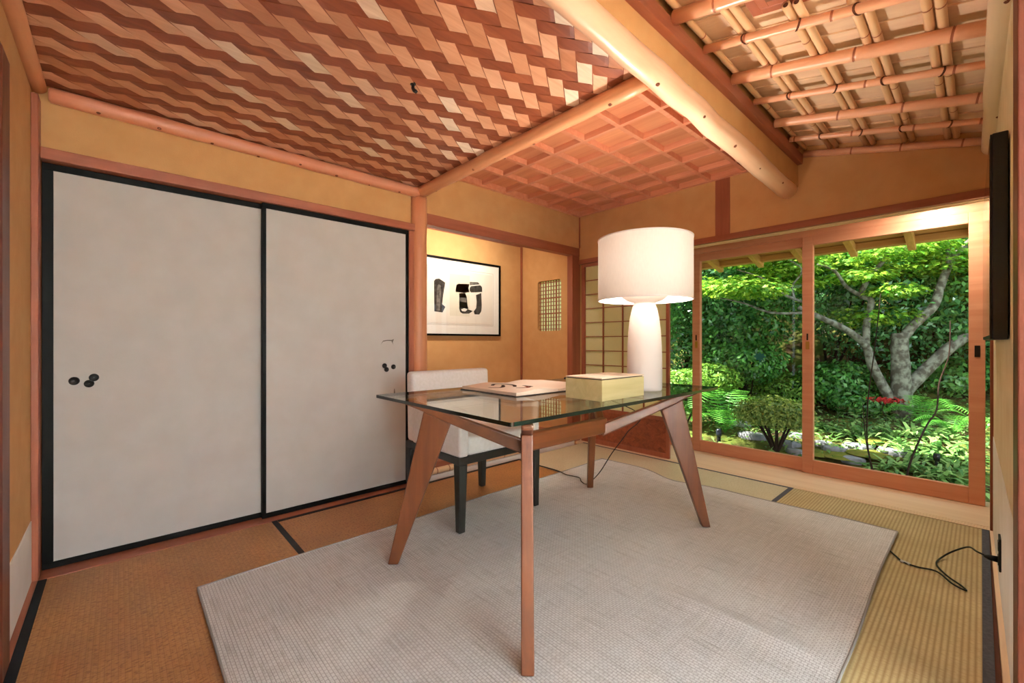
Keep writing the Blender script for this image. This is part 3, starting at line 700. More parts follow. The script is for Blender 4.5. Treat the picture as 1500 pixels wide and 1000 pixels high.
# desk --------------------------------------------------------------------
dk = empty('desk', (1.60, 1.39, .0115)); tag(dk, 'glass topped desk with splayed brown wooden legs on the rug', 'desk')
SLp, SRp = Vector((1.35, 1.385)), Vector((1.93, 1.385))
feet = [(SLp, (.907, 1.772), .592), (SLp, (.906, .921), .61), (SRp, (2.318, 1.000), .543), (SRp, (2.36, 1.795), .595)]
FLOORZ = .0115
for S, ft, L in feet:
    d = (Vector(ft) - S); Ld = d.length; d.normalize(); n = Vector((-d.y, d.x)); k = Ld / .605; th = .020
    def P(s, z, side): q = S + d * (s * k) + n * side; return (q.x, q.y, z)
    rail = [(.0,.49),(.0,.556),(.50,.730),(.522,.739),(.556,.739),(.556,.722),(.455,.682),(.365,.640)]
    legp = [(.345,.632),(.468,.688),(.630,FLOORZ),(.584,FLOORZ)]
    MB().prism([P(s, z, -th*.98) for s, z in rail], (n.x*2*th*.98, n.y*2*th*.98, 0)).build('rail', M['deskZ'] if False else M['deskX'], dk, bevel=.006)
    MB().prism([P(s, z, -th) for s, z in legp], (n.x*2*th, n.y*2*th, 0)).build('leg', M['deskZ'], dk, bevel=.004)
    q = S + d * (.505 * k); q2 = S + d * (.525 * k)
    MB().lathe([(.020,0),(.022,.002),(.022,.0055),(.0205,.0062)], (q2.x, q2.y, .7392), 24).build('glass_pad', M['brass'], dk, smooth=False)
MB().box(1.335, 1.945, 1.362, 1.408, .505, .588).build('stretcher', M['deskX'], dk, bevel=.008)
def rounded(x0, x1, y0, y1, r, n=5):
    out = []
    for cx, cy, a0 in ((x1-r,y0+r,-90),(x1-r,y1-r,0),(x0+r,y1-r,90),(x0+r,y0+r,180)):
        for k in range(n + 1): a = math.radians(a0 + 90*k/n); out.append((cx+r*math.cos(a), cy+r*math.sin(a)))
    return out
gp = rounded(.857, 2.345, .942, 1.856, .012); g = MB(); n = len(gp); GT = .7585
v3 = [(x, y, GT - .0130) for x, y in gp] + [(x, y, GT) for x, y in gp]
g.add(v3, [tuple(range(n))[::-1], tuple(range(n, 2*n))], 0); g.add(v3, [(i, (i+1) % n, n + (i+1) % n, n + i) for i in range(n)], 1)
g.build('glass_top', [M['glass'], M['edge']], dk)

# armchair ------------------------------------------------------------------
ch = empty('armchair', (1.578, 2.08, .0)); tag(ch, 'white upholstered armchair with black legs behind the desk', 'chair')
def rbox(name, x0, x1, y0, y1, z0, z1, bev, mat=None, tilt=0.0):
    m = MB(); m.hexa([(x0,y0,z0),(x1,y0,z0),(x1,y1,z0),(x0,y1,z0)], [(x0,y0+tilt,z1),(x1,y0+tilt,z1),(x1,y1+tilt,z1),(x0,y1+tilt,z1)])
    o = m.build(name, mat or M['linen'], ch, bevel=bev, seg=4); o.data.polygons.foreach_set('use_smooth', [True]*len(o.data.polygons)); return o
rbox('seat', 1.345, 1.812, 1.806, 2.30, .400, .500, .02)
rbox('backrest', 1.285, 1.872, 2.270, 2.350, .402, .818, .022, None, .012)
for x0, x1 in ((1.283, 1.344), (1.813, 1.874)):
    a = MB(); a.prism([(x0, 1.800, .400), (x0, 2.285, .400), (x0, 2.285, .700), (x0, 1.800, .640)], (x1 - x0, 0, 0))
    o = a.build('armrest', M['linen'], ch, bevel=.014, seg=3); o.data.polygons.foreach_set('use_smooth', [True]*len(o.data.polygons))
MB().box(1.282, 1.875, 1.800, 2.355, .362, .401).build('frame', M['chairleg'], ch, bevel=.003)
for cx, cy, z0 in ((1.308, 1.826, .0115), (1.849, 1.826, .0115), (1.849, 2.329, .002), (1.308, 2.329, .002)):
    a, b = .026, .018; ox = -.004 if cx < 1.5 else .004; oy = -.004 if cy < 2 else .004
    MB().hexa([(cx-b+ox,cy-b+oy,z0),(cx+b+ox,cy-b+oy,z0),(cx+b+ox,cy+b+oy,z0),(cx-b+ox,cy+b+oy,z0)], [(cx-a,cy-a,.362),(cx+a,cy-a,.362),(cx+a,cy+a,.362),(cx-a,cy+a,.362)]).build('leg', M['chairleg'], ch, bevel=.003)

# table lamp -------------------------------------------------------------------
LX, LY, LZ = 1.935, 1.135, GT + .0005
lp = empty('table_lamp', (LX, LY, LZ)); tag(lp, 'white bottle shaped table lamp with drum shade on the glass desk', 'lamp')
prof = [(.078,0),(.083,.004),(.0845,.02),(.0845,.12),(.082,.22),(.077,.30),(.070,.36),(.060,.405),(.052,.426),(.050,.430),(.054,.434),(.085,.445),(.108,.462),(.116,.480),(.112,.486),(.03,.49)]
MB().lathe(prof, (LX, LY, LZ), 48).build('base', M['white'], lp, smooth=True)
RS = .229; z0, z1 = 1.207, 1.507
shp = [(RS, z0-LZ), (RS+.001, z0-LZ+.008), (RS, z1-LZ-.008), (RS, z1-LZ), (RS-.004, z1-LZ), (RS-.004, z0-LZ), (RS, z0-LZ)]
MB().lathe([(RS-.002, z0-LZ), (RS-.002, z1-LZ)], (LX, LY, LZ), 72, close=False).build('shade', M['shade'], lp, smooth=True)
for z in (z0, z1):
    rm = MB(); rm.lathe([(RS-.0045, z-LZ-.003), (RS+.0005, z-LZ-.003), (RS+.0005, z-LZ+.003), (RS-.0045, z-LZ+.003), (RS-.0045, z-LZ-.003)], (LX, LY, LZ), 72, close=False); rm.build('shade_trim', M['white'], lp)
sp = MB()
for k in range(3):
    a = 2*PI*k/3 + .4; sp.tube([(LX, LY, z1-.03), (LX + RS*.97*math.cos(a), LY + RS*.97*math.sin(a), z1-.012)], .002, 6)
sp.tube([(LX, LY, LZ+.48), (LX, LY, z1-.025)], .004, 8)
sp.build('shade_support', M['brass'], lp, smooth=True)
def arc(pts, n=8):
    pts = [Vector(p) for p in pts]; out = []
    for i in range(len(pts) - 1):
        p0, p1, p2, p3 = pts[max(i-1,0)], pts[i], pts[i+1], pts[min(i+2,len(pts)-1)]
        for k in range(n):
            t = k / n; out.append(.5*((2*p1)+(p2-p0)*t+(2*p0-5*p1+4*p2-p3)*t*t+(3*p1-p0-3*p2+p3)*t**3))
    out.append(pts[-1]); return out
MB().tube(arc([(LX+.03, LY+.075, LZ+.006), (LX+.05, LY+.15, LZ+.004), (2.06, 1.50, LZ+.0035), (2.13, 1.74, LZ+.0035), (2.158, 1.830, LZ+.0035), (2.168, 1.856, LZ+.002), (2.176, 1.864, LZ-.008), (2.19, 1.870, .72), tuple(at_depth(934, 604, 2.85)), tuple(at_depth(918, 634, 2.86)), tuple(at_depth(896, 664, 2.88)), tuple(at_depth(878, 692, 2.90)), (2.385, 1.835, .017), (2.40, 1.90, .0155), (2.455, 1.965, .0155), (2.44, 2.07, .0155), (2.475, 2.19, .012), (2.487, 2.40, .006), (2.49, 2.64, .006)]), .0032, 8).build('cord', M['cord'], lp, smooth=True)

# box and book on the desk ---------------------------------------------------------
bx = empty('wooden_box', (1.578, 1.115, GT)); tag(bx, 'shallow raw wooden box standing on the glass desk by the lamp', 'box')
MB().box(1.42, 1.735, 1.02, 1.21, GT + .0004, GT + .086).build('body', M['boxwood'], bx, bevel=.002)
MB().box(1.425, 1.73, 1.025, 1.205, GT + .086, GT + .0895).build('lid_gap', M['bookcover'], bx)
MB().box(1.42, 1.735, 1.02, 1.21, GT + .0895, GT + .0945).build('lid', M['boxlid'], bx, bevel=.0015)
bk = empty('art_book', (1.54, 1.56, GT)); tag(bk, 'large open art book lying on the glass desk', 'book')
MB().box(1.262, 1.845, 1.355, 1.765, GT + .0005, GT + .004).build('cover', M['bookcover'], bk, bevel=.001)
def pages(xa, xb, flip, name, thick, hump):
    m = MB(); n = 16; top = []; 
    for i in range(n + 1):
        u = i / n; x = xa + (xb - xa) * u
        h = thick + hump * (math.sin(PI * min(1, u * 1.06)) ** 1.5 * (u ** .8) ) if flip else thick + hump * (math.sin(PI * min(1, (1-u) * 1.06)) ** 1.5 * ((1-u) ** .8))
        top.append((x, h))
    poly = [(xa, GT + .004)] + [(x, GT + .004 + h) for x, h in top] + [(xb, GT + .004)]
    m.prism([(x, 1.362, z) for x, z in poly], (0, .398, 0))
    return m.build(name, M['page'], bk, smooth=False)
lpages = pages(1.272, 1.545, True, 'left_pages', .014, .014)
pages(1.549, 1.838, False, 'right_pages', .012, .014)
def stroke(mb, pts, w, z):
    pts = arc(pts, 6); L = []; R_ = []
    for i, p in enumerate(pts):
        d = (pts[min(i+1,len(pts)-1)] - pts[max(i-1,0)]).normalized(); nn = Vector((-d.y, d.x, 0)); ww = w * (.55 + .45 * math.sin(PI * (i + 1) / (len(pts) + 1)))
        u = (p.x - 1.272) / .273; h = .014 + .014 * (math.sin(PI * min(1, u * 1.06)) ** 1.5 * (u ** .8)); zz = GT + .004 + h + .0009
        L.append((p.x + nn.x*ww, p.y + nn.y*ww, zz)); R_.append((p.x - nn.x*ww, p.y - nn.y*ww, zz))
    n = len(L); mb.add(L + R_, [(i, i+1, n+i+1, n+i) for i in range(n-1)])
s1 = MB(); stroke(s1, [(1.36,1.63,0),(1.40,1.66,0),(1.44,1.62,0),(1.43,1.55,0),(1.39,1.50,0)], .012, 0); stroke(s1, [(1.31,1.60,0),(1.34,1.55,0),(1.37,1.56,0),(1.40,1.60,0)], .010, 0); stroke(s1, [(1.43,1.44,0),(1.47,1.47,0),(1.47,1.53,0)], .009, 0)
s1.build('brush_stroke', M['ink'], lpages)
s2 = MB(); stroke(s2, [(1.37,1.47,0),(1.41,1.43,0),(1.45,1.49,0)], .010, 0); s2.build('red_stroke', M['inkred'], lpages)

# television on the right wall ---------------------------------------------------------
tv = empty('television', (2.56, -.04, 1.006)); tag(tv, 'black flat television mounted on the right wall seen edge on', 'television')
skewtv = lambda mb, x0, x1, a, b, z0, z1: mb.hexa([(x0,sy(x0)+a,z0),(x1,sy(x1)+a,z0),(x1,sy(x1)+b,z0),(x0,sy(x0)+b,z0)], [(x0,sy(x0)+a,z1),(x1,sy(x1)+a,z1),(x1,sy(x1)+b,z1),(x0,sy(x0)+b,z1)])
skewtv(MB(), 2.00, 3.12, .003, .037, 1.006, 1.646).build('back_case', M['black'], tv, bevel=.003)
skewtv(MB(), 2.002, 3.118, .0372, .041, 1.008, 1.644).build('bezel', M['iron'], tv, bevel=.001)
skewtv(MB(), 2.012, 3.108, .0411, .042, 1.02, 1.634).build('screen', M['screen'], tv)
MB().box(2.4, 2.6, -.058, -.052, 1.2, 1.4).build('wall_mount', M['iron'], tv)

# outlet and loose cord on the right --------------------------------------------------------
ot = empty('wall_outlet', (2.52, -.054, .115)); tag(ot, 'black outlet plate on the white dado of the right wall', 'outlet')
skewtv(MB(), 2.482, 2.558, .0021, .0085, .118, .243).build('cover_plate', M['black'], ot, bevel=.002)
skewtv(MB(), 2.505, 2.535, .0086, .0105, .135, .170).build('socket', M['iron'], ot); skewtv(MB(), 2.505, 2.535, .0086, .0105, .19, .225).build('socket', M['iron'], ot)
ec = empty('power_cord', (2.6, .12, .004)); tag(ec, 'black cord looping over the straw mat from outlet to rug', 'cord')
MB().tube(arc([(2.522, sy(2.52)+.030, .1525), (2.56, .01, .150), (2.70, .035, .115), (2.80, .075, .055), (2.80, .115, .014), (2.70, .135, .0055), (2.60, .100, .005), (2.535, .056, .005), (2.500, .040, .005), (2.497, .054, .007), (2.520, .082, .009), (2.60, .13, .009), (2.60, .19, .005), (2.612, .237, .005), (2.66, .268, .005), (2.705, .294, .005), (2.715, .306, .004)]), .0035, 8).build('cable', M['cord'], ec, smooth=True)
MB().tube([(2.521, sy(2.52)+.0107, .1525), (2.521, sy(2.52)+.034, .1525), (2.524, sy(2.52)+.046, .1525)], [.012, .010, .005], 12).build('plug', M['black'], ec, smooth=True)
MB().tube([(2.604, .214, .0055), (2.618, .246, .0055)], .0058, 8).build('clip', plain('clear_cord_tie', (190,190,186), .3, .5), ec, smooth=True)

# shoji screen -----------------------------------------------------------------------------
sj = empty('shoji_screen', (3.45, 2.24, .002)); tag(sj, 'paper screen with wooden grid and woven lower panel behind the lamp', 'paper screen')
sx0, sx1, ya, yb = 3.436, 3.462, 1.785, 2.722
f = MB(); f.box(sx0, sx1, ya, ya+.028, .0025, 1.774); f.box(sx0, sx1, yb-.042, yb, .0025, 1.774); f.box(sx0, sx1, ya+.028, yb-.042, 1.744, 1.774); f.box(sx0, sx1, ya+.028, yb-.042, .322, .352); f.box(sx0, sx1, ya+.028, yb-.042, .0025, .045)
f.build('frame', M['redZ'], sj, bevel=.002)
MB().box(3.4565, 3.4575, ya+.02, yb-.03, .34, 1.75).build('paper', M['shoji'], sj)
k_ = MB(); y0_, y1_ = ya + .028, yb - .042
for q in (1, 2, 3): y = y1_ - (y1_ - y0_) * q / 4; k_.box(3.4405, 3.456, y - .0045, y + .0045, .352, 1.744)
for q in range(1, 10): z = .352 + 1.392 * q / 10; k_.box(3.4425, 3.456, y0_, y1_, z - .004, z + .004)
k_.build('lattice', M['redZ'], sj)
bm = weave_mesh(0, y1_ - y0_, 0, .277, .036, .036, math.radians(40), math.radians(-40), .003, .001, 0, 0)
mtx = Matrix(((0,0,1,0),(1,0,0,0),(0,1,0,0),(0,0,0,1)))
bmesh.ops.transform(bm, matrix=Matrix.Translation((3.446 - 3.45, y0_ - 2.24, .045 - .002)) @ mtx, verts=bm.verts)
me = bpy.data.meshes.new('woven_panel'); bm.to_mesh(me); bm.free(); me.materials.append(M['weaveD']); me.materials.append(M['weaveD'])
wp = bpy.data.objects.new('woven_panel', me); COL.objects.link(wp); wp.parent = sj
MB().box(3.449, 3.458, y0_ - .01, y1_ + .01, .04, .33).build('panel_back', M['weaveD'], sj)

# threshold, veranda and glass doors ----------------------------------------------------------
th = MB(); th.box(3.397, 3.418, -.06, 2.742, -.05, .002); th.box(3.424, 3.445, -.06, 2.742, -.05, .002); th.box(3.451, 3.472, -.06, 2.742, -.05, .002); th.box(3.418, 3.451, -.06, 2.742, -.05, -.002)
struct(th, 'trim_21', M['hinokiY'], 'grooved pale wood track at the edge of the mats before the garden windows', 'sill')
struct(MB().box(3.472, 3.99, -.10, 2.83, -.05, .001), 'floor_veranda', M['hinokiY'], 'pale plank floor strip below the garden windows', 'floor')
struct(MB().box(3.49, 4.0, -.10, 2.83, 1.905, 1.93), 'ceiling_veranda', M['redY'], 'hidden board ceiling above the window strip', 'ceiling')
struct(MB().box(3.40, 4.02, -.16, -.062, -.05, TOP), 'wall_veranda', M['plasterpale'], 'narrow plaster end wall beside the right glass door', 'wall')
struct(MB().box(3.46, 4.02, 2.80, 2.86, -.05, TOP), 'wall_veranda_north', M['plaster'], 'hidden end wall of the window strip', 'wall')
hd = MB(); hd.box(3.855, 3.99, -.10, 2.80, 1.795, 1.86); hd.box(3.90, 3.96, -.10, 2.80, 1.86, TOP)
struct(hd, 'trim_22', M['doorY'], 'red head rail above the sliding glass doors', 'lintel', bevel=.002)
struct(MB().box(3.995, 4.01, -.10, 2.82, 1.92, TOP), 'wall_outer', M['plaster'], 'outer plaster band above the glass doors', 'wall')
def gdoor(name, ya, yb, x, label, lock=None, pull=None, sw=.07):
    root = empty(name, (x, (ya+yb)/2, .002)); tag(root, label, 'glass door', kind='structure')
    w = .016; f = MB()
    f.box(x-w, x+w, ya, ya+sw, .003, 1.797); f.box(x-w, x+w, yb-sw, yb, .003, 1.797); f.box(x-w, x+w, ya+sw, yb-sw, .003, .104); f.box(x-w, x+w, ya+sw, yb-sw, 1.727, 1.797)
    f.build('frame', M['doorY'], root, bevel=.003)
    MB().add([(x,ya+sw-.005,.10),(x,ya+sw-.005,1.73),(x,yb-sw+.005,1.73),(x,yb-sw+.005,.10)], [(0,1,2,3)]).build('glass', M['pane'], root, recalc=False)
    if lock is not None:
        MB().box(x-w-.004, x-w+.001, lock-.012, lock+.012, .94, 1.0).build('lock_plate', M['brass'], root, bevel=.001)
        MB().box(x-w-.006, x-w-.0035, lock-.005, lock+.005, 1.01, 1.06).build('latch', M['iron'], root)
    if pull is not None: MB().box(x-w-.002, x-w+.001, pull-.012, pull+.012, .905, .975).build('finger_pull', M['iron'], root)
    return root
gdoor('window_2', -.018, .925, 3.872, 'right sliding glass door showing the mossy trunk', .890, .015)
gdoor('window_3', .86, 1.795, 3.908, 'middle sliding glass door showing the round clipped bush', 1.757)
gdoor('window_4', 1.735, 2.68, 3.944, 'left sliding glass door partly behind lamp and paper screen')
dc = MB(); c0 = at_depth(1113, 523, 3.904 / ray(1113, 523)[0])
lf = [(0,-.052),(.010,-.018),(.030,-.030),(.026,-.006),(.050,.004),(.030,.016),(.030,.036),(.012,.026),(0,.050),(-.012,.026),(-.030,.036),(-.030,.016),(-.050,.004),(-.026,-.006),(-.030,-.030),(-.010,-.018)]
dc.prism([(c0.x, c0.y + a, c0.z - .0 + b) for a, b in lf], (.0012, 0, 0))
tag(dc.build('leaf_decal', M['decal']), 'small teal maple leaf sticker on the middle glass door', 'sticker')

# eaves outside -----------------------------------------------------------------------------
ev = empty('eave_roof', (4.4, 1.5, 1.7)); tag(ev, 'weathered yellow brown eaves outside above the glass doors', 'eave')
def ez(x): return 1.905 - (x - 4.0) * .235
def sbox(mb, x0, x1, y0, y1, a, b): return mb.hexa([(x0,y0,ez(x0)+a),(x1,y0,ez(x1)+a),(x1,y1,ez(x1)+a),(x0,y1,ez(x0)+a)], [(x0,y0,ez(x0)+b),(x1,y0,ez(x1)+b),(x1,y1,ez(x1)+b),(x0,y1,ez(x0)+b)])
sh = MB()
for k in range(4):
    x0 = 3.96 + k * .19; sbox(sh, x0, x0 + .20, -1.2, 2.9, .045 + .004 * k, .06 + .004 * k)
sh.build('sheathing', M['eaveY'], ev); 
m_ = MB(); sbox(m_, 4.56, 4.60, -1.2, 2.9, .0, .05); m_.build('fascia_batten', M['eaveY'], ev)
m_ = MB(); sbox(m_, 4.18, 4.24, -1.2, 2.9, .012, .05); m_.build('purlin', M['eaveY'], ev)
for y in [-.69,-.33, .022, .37, .735, 1.115, 1.46, 1.84, 2.2, 2.56]:
    m_ = MB(); sbox(m_, 3.97, 4.66, y - .024, y + .024, -.025, .046); m_.build('rafter', M['eave'], ev, bevel=.003)

# ------------------------------------------------------------------ garden
gs = MB(); nxg, nyg = 60, 70; gx = [3.95 + 9.0 * i / nxg for i in range(nxg + 1)]; gy = [-4 + 14.0 * j / nyg for j in range(nyg + 1)]
gs.add([(x, y, ground_z(x, y)) for y in gy for x in gx], [(j*(nxg+1)+i, j*(nxg+1)+i+1, (j+1)*(nxg+1)+i+1, (j+1)*(nxg+1)+i) for j in range(nyg) for i in range(nxg)])
struct(gs, 'garden_ground', M['soil'], 'mossy garden soil rising away from the house', 'ground', smooth=True)

def leaves_mesh(P, Nn, size, shape, rng, aspect=.5):
    n = len(P); Nn = Nn / np.linalg.norm(Nn, axis=1)[:, None]
    T = rng.normal(size=(n, 3)); T -= (T * Nn).sum(1)[:, None] * Nn; T /= np.linalg.norm(T, axis=1)[:, None]
    B = np.cross(Nn, T); sz = size * rng.uniform(.65, 1.35, n)[:, None]
    V = []
    for (a, b, c) in shape: V.append(P + T * sz * a + B * sz * b * aspect + Nn * sz * c)
    V = np.stack(V, 1).reshape(-1, 3); k = len(shape); return V, k, n
LEAF = [(-.5,0,0),(0,-.5,.10),(.5,0,-.05),(0,.5,.10)]
STAR = [(-.5,0,0),(-.25,-.12,.02),(-.2,-.5,.0),(.05,-.16,.03),(.2,-.42,0),(.18,-.1,.03),(.55,0,-.04),(.18,.1,.03),(.2,.42,0),(.05,.16,.03),(-.2,.5,0),(-.25,.12,.02)]
def foliage(name, blobs, size, mat, parent, seed, shape=LEAF, aspect=.5, shell=.55, up=.5, jitter=.9):
    rng = np.random.default_rng(seed); Ps = []; Ns = []
    for c, r, n in blobs:
        D = rng.normal(size=(n, 3)); D /= np.linalg.norm(D, axis=1)[:, None]
        rad = (shell + (1 - shell) * rng.random(n) ** .6)[:, None]
        lump = 1 + .16 * np.sin(D[:, 0:1] * 7 + seed) * np.sin(D[:, 1:2] * 8 + 1) * np.sin(D[:, 2:3] * 6)
        Ps.append(np.array(c) + D * rad * lump * np.array(r)); Ns.append(D + rng.normal(size=(n, 3)) * jitter * .6 + np.array([0, 0, up]))
    P = np.concatenate(Ps); Nn = np.concatenate(Ns)
    V, k, n = leaves_mesh(P, Nn, size, shape, rng, aspect)
    off = np.array(world_loc(parent)); V = V - off
    me = bpy.data.meshes.new(name); me.vertices.add(len(V)); me.vertices.foreach_set('co', V.astype('f').ravel())
    me.loops.add(n * k); me.loops.foreach_set('vertex_index', np.arange(n * k, dtype='i')); me.polygons.add(n)
    me.polygons.foreach_set('loop_start', np.arange(0, n * k, k, dtype='i')); me.update(calc_edges=True); me.validate()
    me.materials.append(mat); o = bpy.data.objects.new(name, me); COL.objects.link(o); o.parent = parent; return o
def branch(mb, pix, rads, seg=9, wob=.12, seed=0):
    pts = arc([at_depth(*p) for p in pix], 4); n = len(pts)
    rs = [rads[0] + (rads[1] - rads[0]) * i / (n - 1) for i in range(n)]; mb.tube(pts, rs, seg, wob=wob, seed=seed)
tb = at_depth(1322, 612, 5.0)
tree = empty('maple_tree', (tb.x, tb.y, ground_z(tb.x, tb.y))); tag(tree, 'many stemmed lichen grey tree seen through the right glass door', 'tree')
tr = MB()
branch(tr, [(1324,640,5.0),(1322,605,5.0),(1320,560,5.0),(1318,515,5.0),(1318,488,5.0)], (.108,.078), 12, .12, 1)
branch(tr, [(1324,575,5.0),(1350,548,4.97),(1390,510,4.95),(1425,490,4.95),(1480,470,4.9)], (.072,.045), 10, .12, 2)
branch(tr, [(1318,500,5.0),(1342,472,5.0),(1368,448,5.0),(1378,418,5.0),(1390,388,5.0),(1402,370,5.0),(1430,345,4.9)], (.055,.028), 10, .12, 3)
branch(tr, [(1320,610,5.0),(1302,580,5.05),(1278,535,5.1),(1267,505,5.1),(1238,482,5.1),(1204,466,5.1),(1170,450,5.1)], (.062,.024), 9, .12, 4)
branch(tr, [(1268,507,5.1),(1270,470,5.1),(1276,440,5.1),(1262,432,5.1),(1272,408,5.1),(1292,384,5.1),(1306,368,5.0),(1335,362,4.9)], (.04,.02), 8, .12, 5)
branch(tr, [(1264,434,5.1),(1240,420,5.1),(1222,396,5.0),(1197,387,5.0)], (.025,.012), 7, .1, 6)
branch(tr, [(1390,388,5.0),(1388,360,5.0),(1382,340,5.0)], (.03,.015), 7, .1, 7)
branch(tr, [(1180,458,5.1),(1130,458,5.1),(1090,444,5.1),(1055,436,5.1)], (.018,.008), 6, .1, 8)
branch(tr, [(1185,445,5.1),(1150,432,5.1),(1118,408,5.1),(1080,395,5.1)], (.018,.008), 6, .1, 9)
branch(tr, [(1165,440,5.1),(1160,420,5.1),(1175,395,5.0),(1150,378,5.0)], (.014,.006), 6, .1, 10)
tr.build('trunk', M['bark'], tree, smooth=True)
bl = []
rndm = random.Random(8)
for k in range(46):
    px = rndm.uniform(985, 1440); py = rndm.uniform(335, 425) + (rndm.uniform(0, 55) if px > 1230 else 0); d = rndm.uniform(4.95, 6.0); r = rndm.uniform(.28, .5)
    bl.append((tuple(at_depth(px, py, d)), (r, r * 1.15, r * .30), 560))
foliage('foliage', bl, .062, M['l_maple'], tree, 3, STAR, 1.0, .1, 1.6, .7)

def shrub(name, pos, blobs, size, mat, label, seed, group=None, cat='shrub', aspect=.5, shell=.55, stem_r=.02, up=.5):
    gz = ground_z(pos[0], pos[1]); root = empty(name, (pos[0], pos[1], gz)); tag(root, label, cat, group)
    st = MB(); rn = random.Random(seed)
    for k in range(4):
        a = rn.uniform(0, 6.28); tgt = Vector(blobs[k % len(blobs)][0]) + Vector((math.cos(a), math.sin(a), 0)) * .15
        st.tube(arc([(pos[0], pos[1], gz - .03), ((pos[0]+tgt.x)/2 + .05*math.cos(a), (pos[1]+tgt.y)/2 + .05*math.sin(a), gz + (tgt.z-gz)*.45), tuple(tgt)], 4), [stem_r*(1-.06*i) for i in range(9)], 7)
    st.build('stems', M['barkdark'], root, smooth=True)
    foliage('foliage', blobs, size, mat, root, seed, LEAF, aspect, shell, up); return root
def blobset(x, y, w, h, n, seed, base=None):
    rn = random.Random(seed); gz = ground_z(x, y); out = []
    for k in range(n):
        out.append(((x + rn.uniform(-.3,.3)*w, y + rn.uniform(-.5,.5)*w, gz + h*(.25 + .65*(k + .5)/n)), (w*.5, w*.62, h*.30), 1500))
    return out
hedge = [(7.7,-.9,1.5,2.3,'dark glossy shrub at the right end of the hedge beyond the trunk'),(7.9,.35,1.5,2.6,'dark glossy shrub straight behind the grey trunk'),(7.6,1.5,1.4,2.4,'dark glossy shrub left of the grey trunk behind the door stile'),
         (7.2,2.45,1.3,2.4,'dark glossy shrub behind the round clipped bush'),(6.7,3.3,1.2,2.5,'dark glossy shrub behind the fern in the left pane'),(6.2,4.1,1.2,2.6,'dark glossy shrub at the left end seen past the lamp'),(5.3,4.9,1.3,2.6,'lime green shrub glimpsed through the alcove lattice')]
for i, (x, y, w, h, lab) in enumerate(hedge):
    shrub('camellia_shrub', (x, y), [(a_, b_, 2500) for a_, b_, c_ in blobset(x, y, w, h, 4, 40 + i)], .072, M['l_lime'] if i == 6 else M['l_camellia'] if i % 2 == 0 else M['l_dark'], lab, 70 + i, 'dark shrubs along the back of the garden')
back = [(9.6,-.8,2.2,2.8),(9.8,1.2,2.2,3.0),(9.4,3.1,2.2,3.0),(8.6,4.9,2.2,3.0),(7.8,6.6,2.2,3.0)]
pos_words = ['far right above the low limb','right of centre above the trunk','centre above the middle door','left above the fern','far left behind the lamp']
for i, (x, y, w, h) in enumerate(back):
    shrub('bank_tree', (x, y), [((b[0][0], b[0][1], b[0][2] + .3), b[1], 1500) for b in blobset(x, y, w, h, 4, 90 + i)], .12, M['l_dark'] if i % 2 else M['l_lime'], 'tall green tree on the bank at the back, ' + pos_words[i], 110 + i, 'trees on the bank at the back', 'tree', stem_r=.05)
# clipped round bush with visible bare stems
bb = at_ground(1136, 664)
cb = empty('azalea_bush', bb); tag(cb, 'round clipped bush on bare branching stems in the middle pane', 'bush')
st = MB(); c = at_depth(1132, 603, 4.55)
for k in range(9):
    a = 2*PI*k/9; e = c + Vector((math.cos(a)*.2, math.sin(a)*.26, .02))
    st.tube(arc([bb + Vector((0,0,-.03)), bb + Vector((math.cos(a)*.04, math.sin(a)*.05, .09)), bb.lerp(e, .6) + Vector((0,0,.03)), e], 4), [.017-.0009*i for i in range(13)], 6)
st.build('stems', M['barkdark'], cb, smooth=True)
foliage('foliage', [((c.x, c.y, c.z + .0), (.30, .38, .17), 3200), ((c.x-.02, c.y+.2, c.z-.03), (.2,.2,.12), 800), ((c.x, c.y-.2, c.z-.02), (.2,.2,.13), 800)], .036, M['l_azalea'], cb, 21, LEAF, .55, .45)
# mid-height shrubs
for i, (px, py, d, r, n, mat, size, lab) in enumerate(((1042,556,5.7,(.34,.38,.22),2400,'l_lime',.055,'lime green low shrub left of the round bush'),(1000,560,5.4,(.3,.36,.16),1800,'l_lime',.05,'lime green low shrub just right of the lamp base'),
        (1090,530,6.0,(.45,.55,.3),2400,'l_dark',.07,'mid green shrub behind the lime shrubs in the middle pane'),(1225,560,5.6,(.40,.5,.28),2600,'l_dark',.065,'leafy shrub just right of the door stile'),(1265,600,5.3,(.3,.38,.16),1800,'l_dark',.06,'low shrub at the foot of the leaning limb'),
        (1400,580,5.3,(.35,.4,.25),1900,'l_dark',.075,'leafy shrub at the right edge below the low limb'),(1150,570,5.9,(.4,.45,.25),1800,'l_lime',.05,'small lime shrub behind the round bush by the stile'))):
    p = at_depth(px, py, d); shrub('low_shrub', (p.x, p.y), [((p.x, p.y, max(p.z, ground_z(p.x, p.y) + r[2]*.6)), r, n)], size, M[mat], lab, 140 + i, None, stem_r=.012)
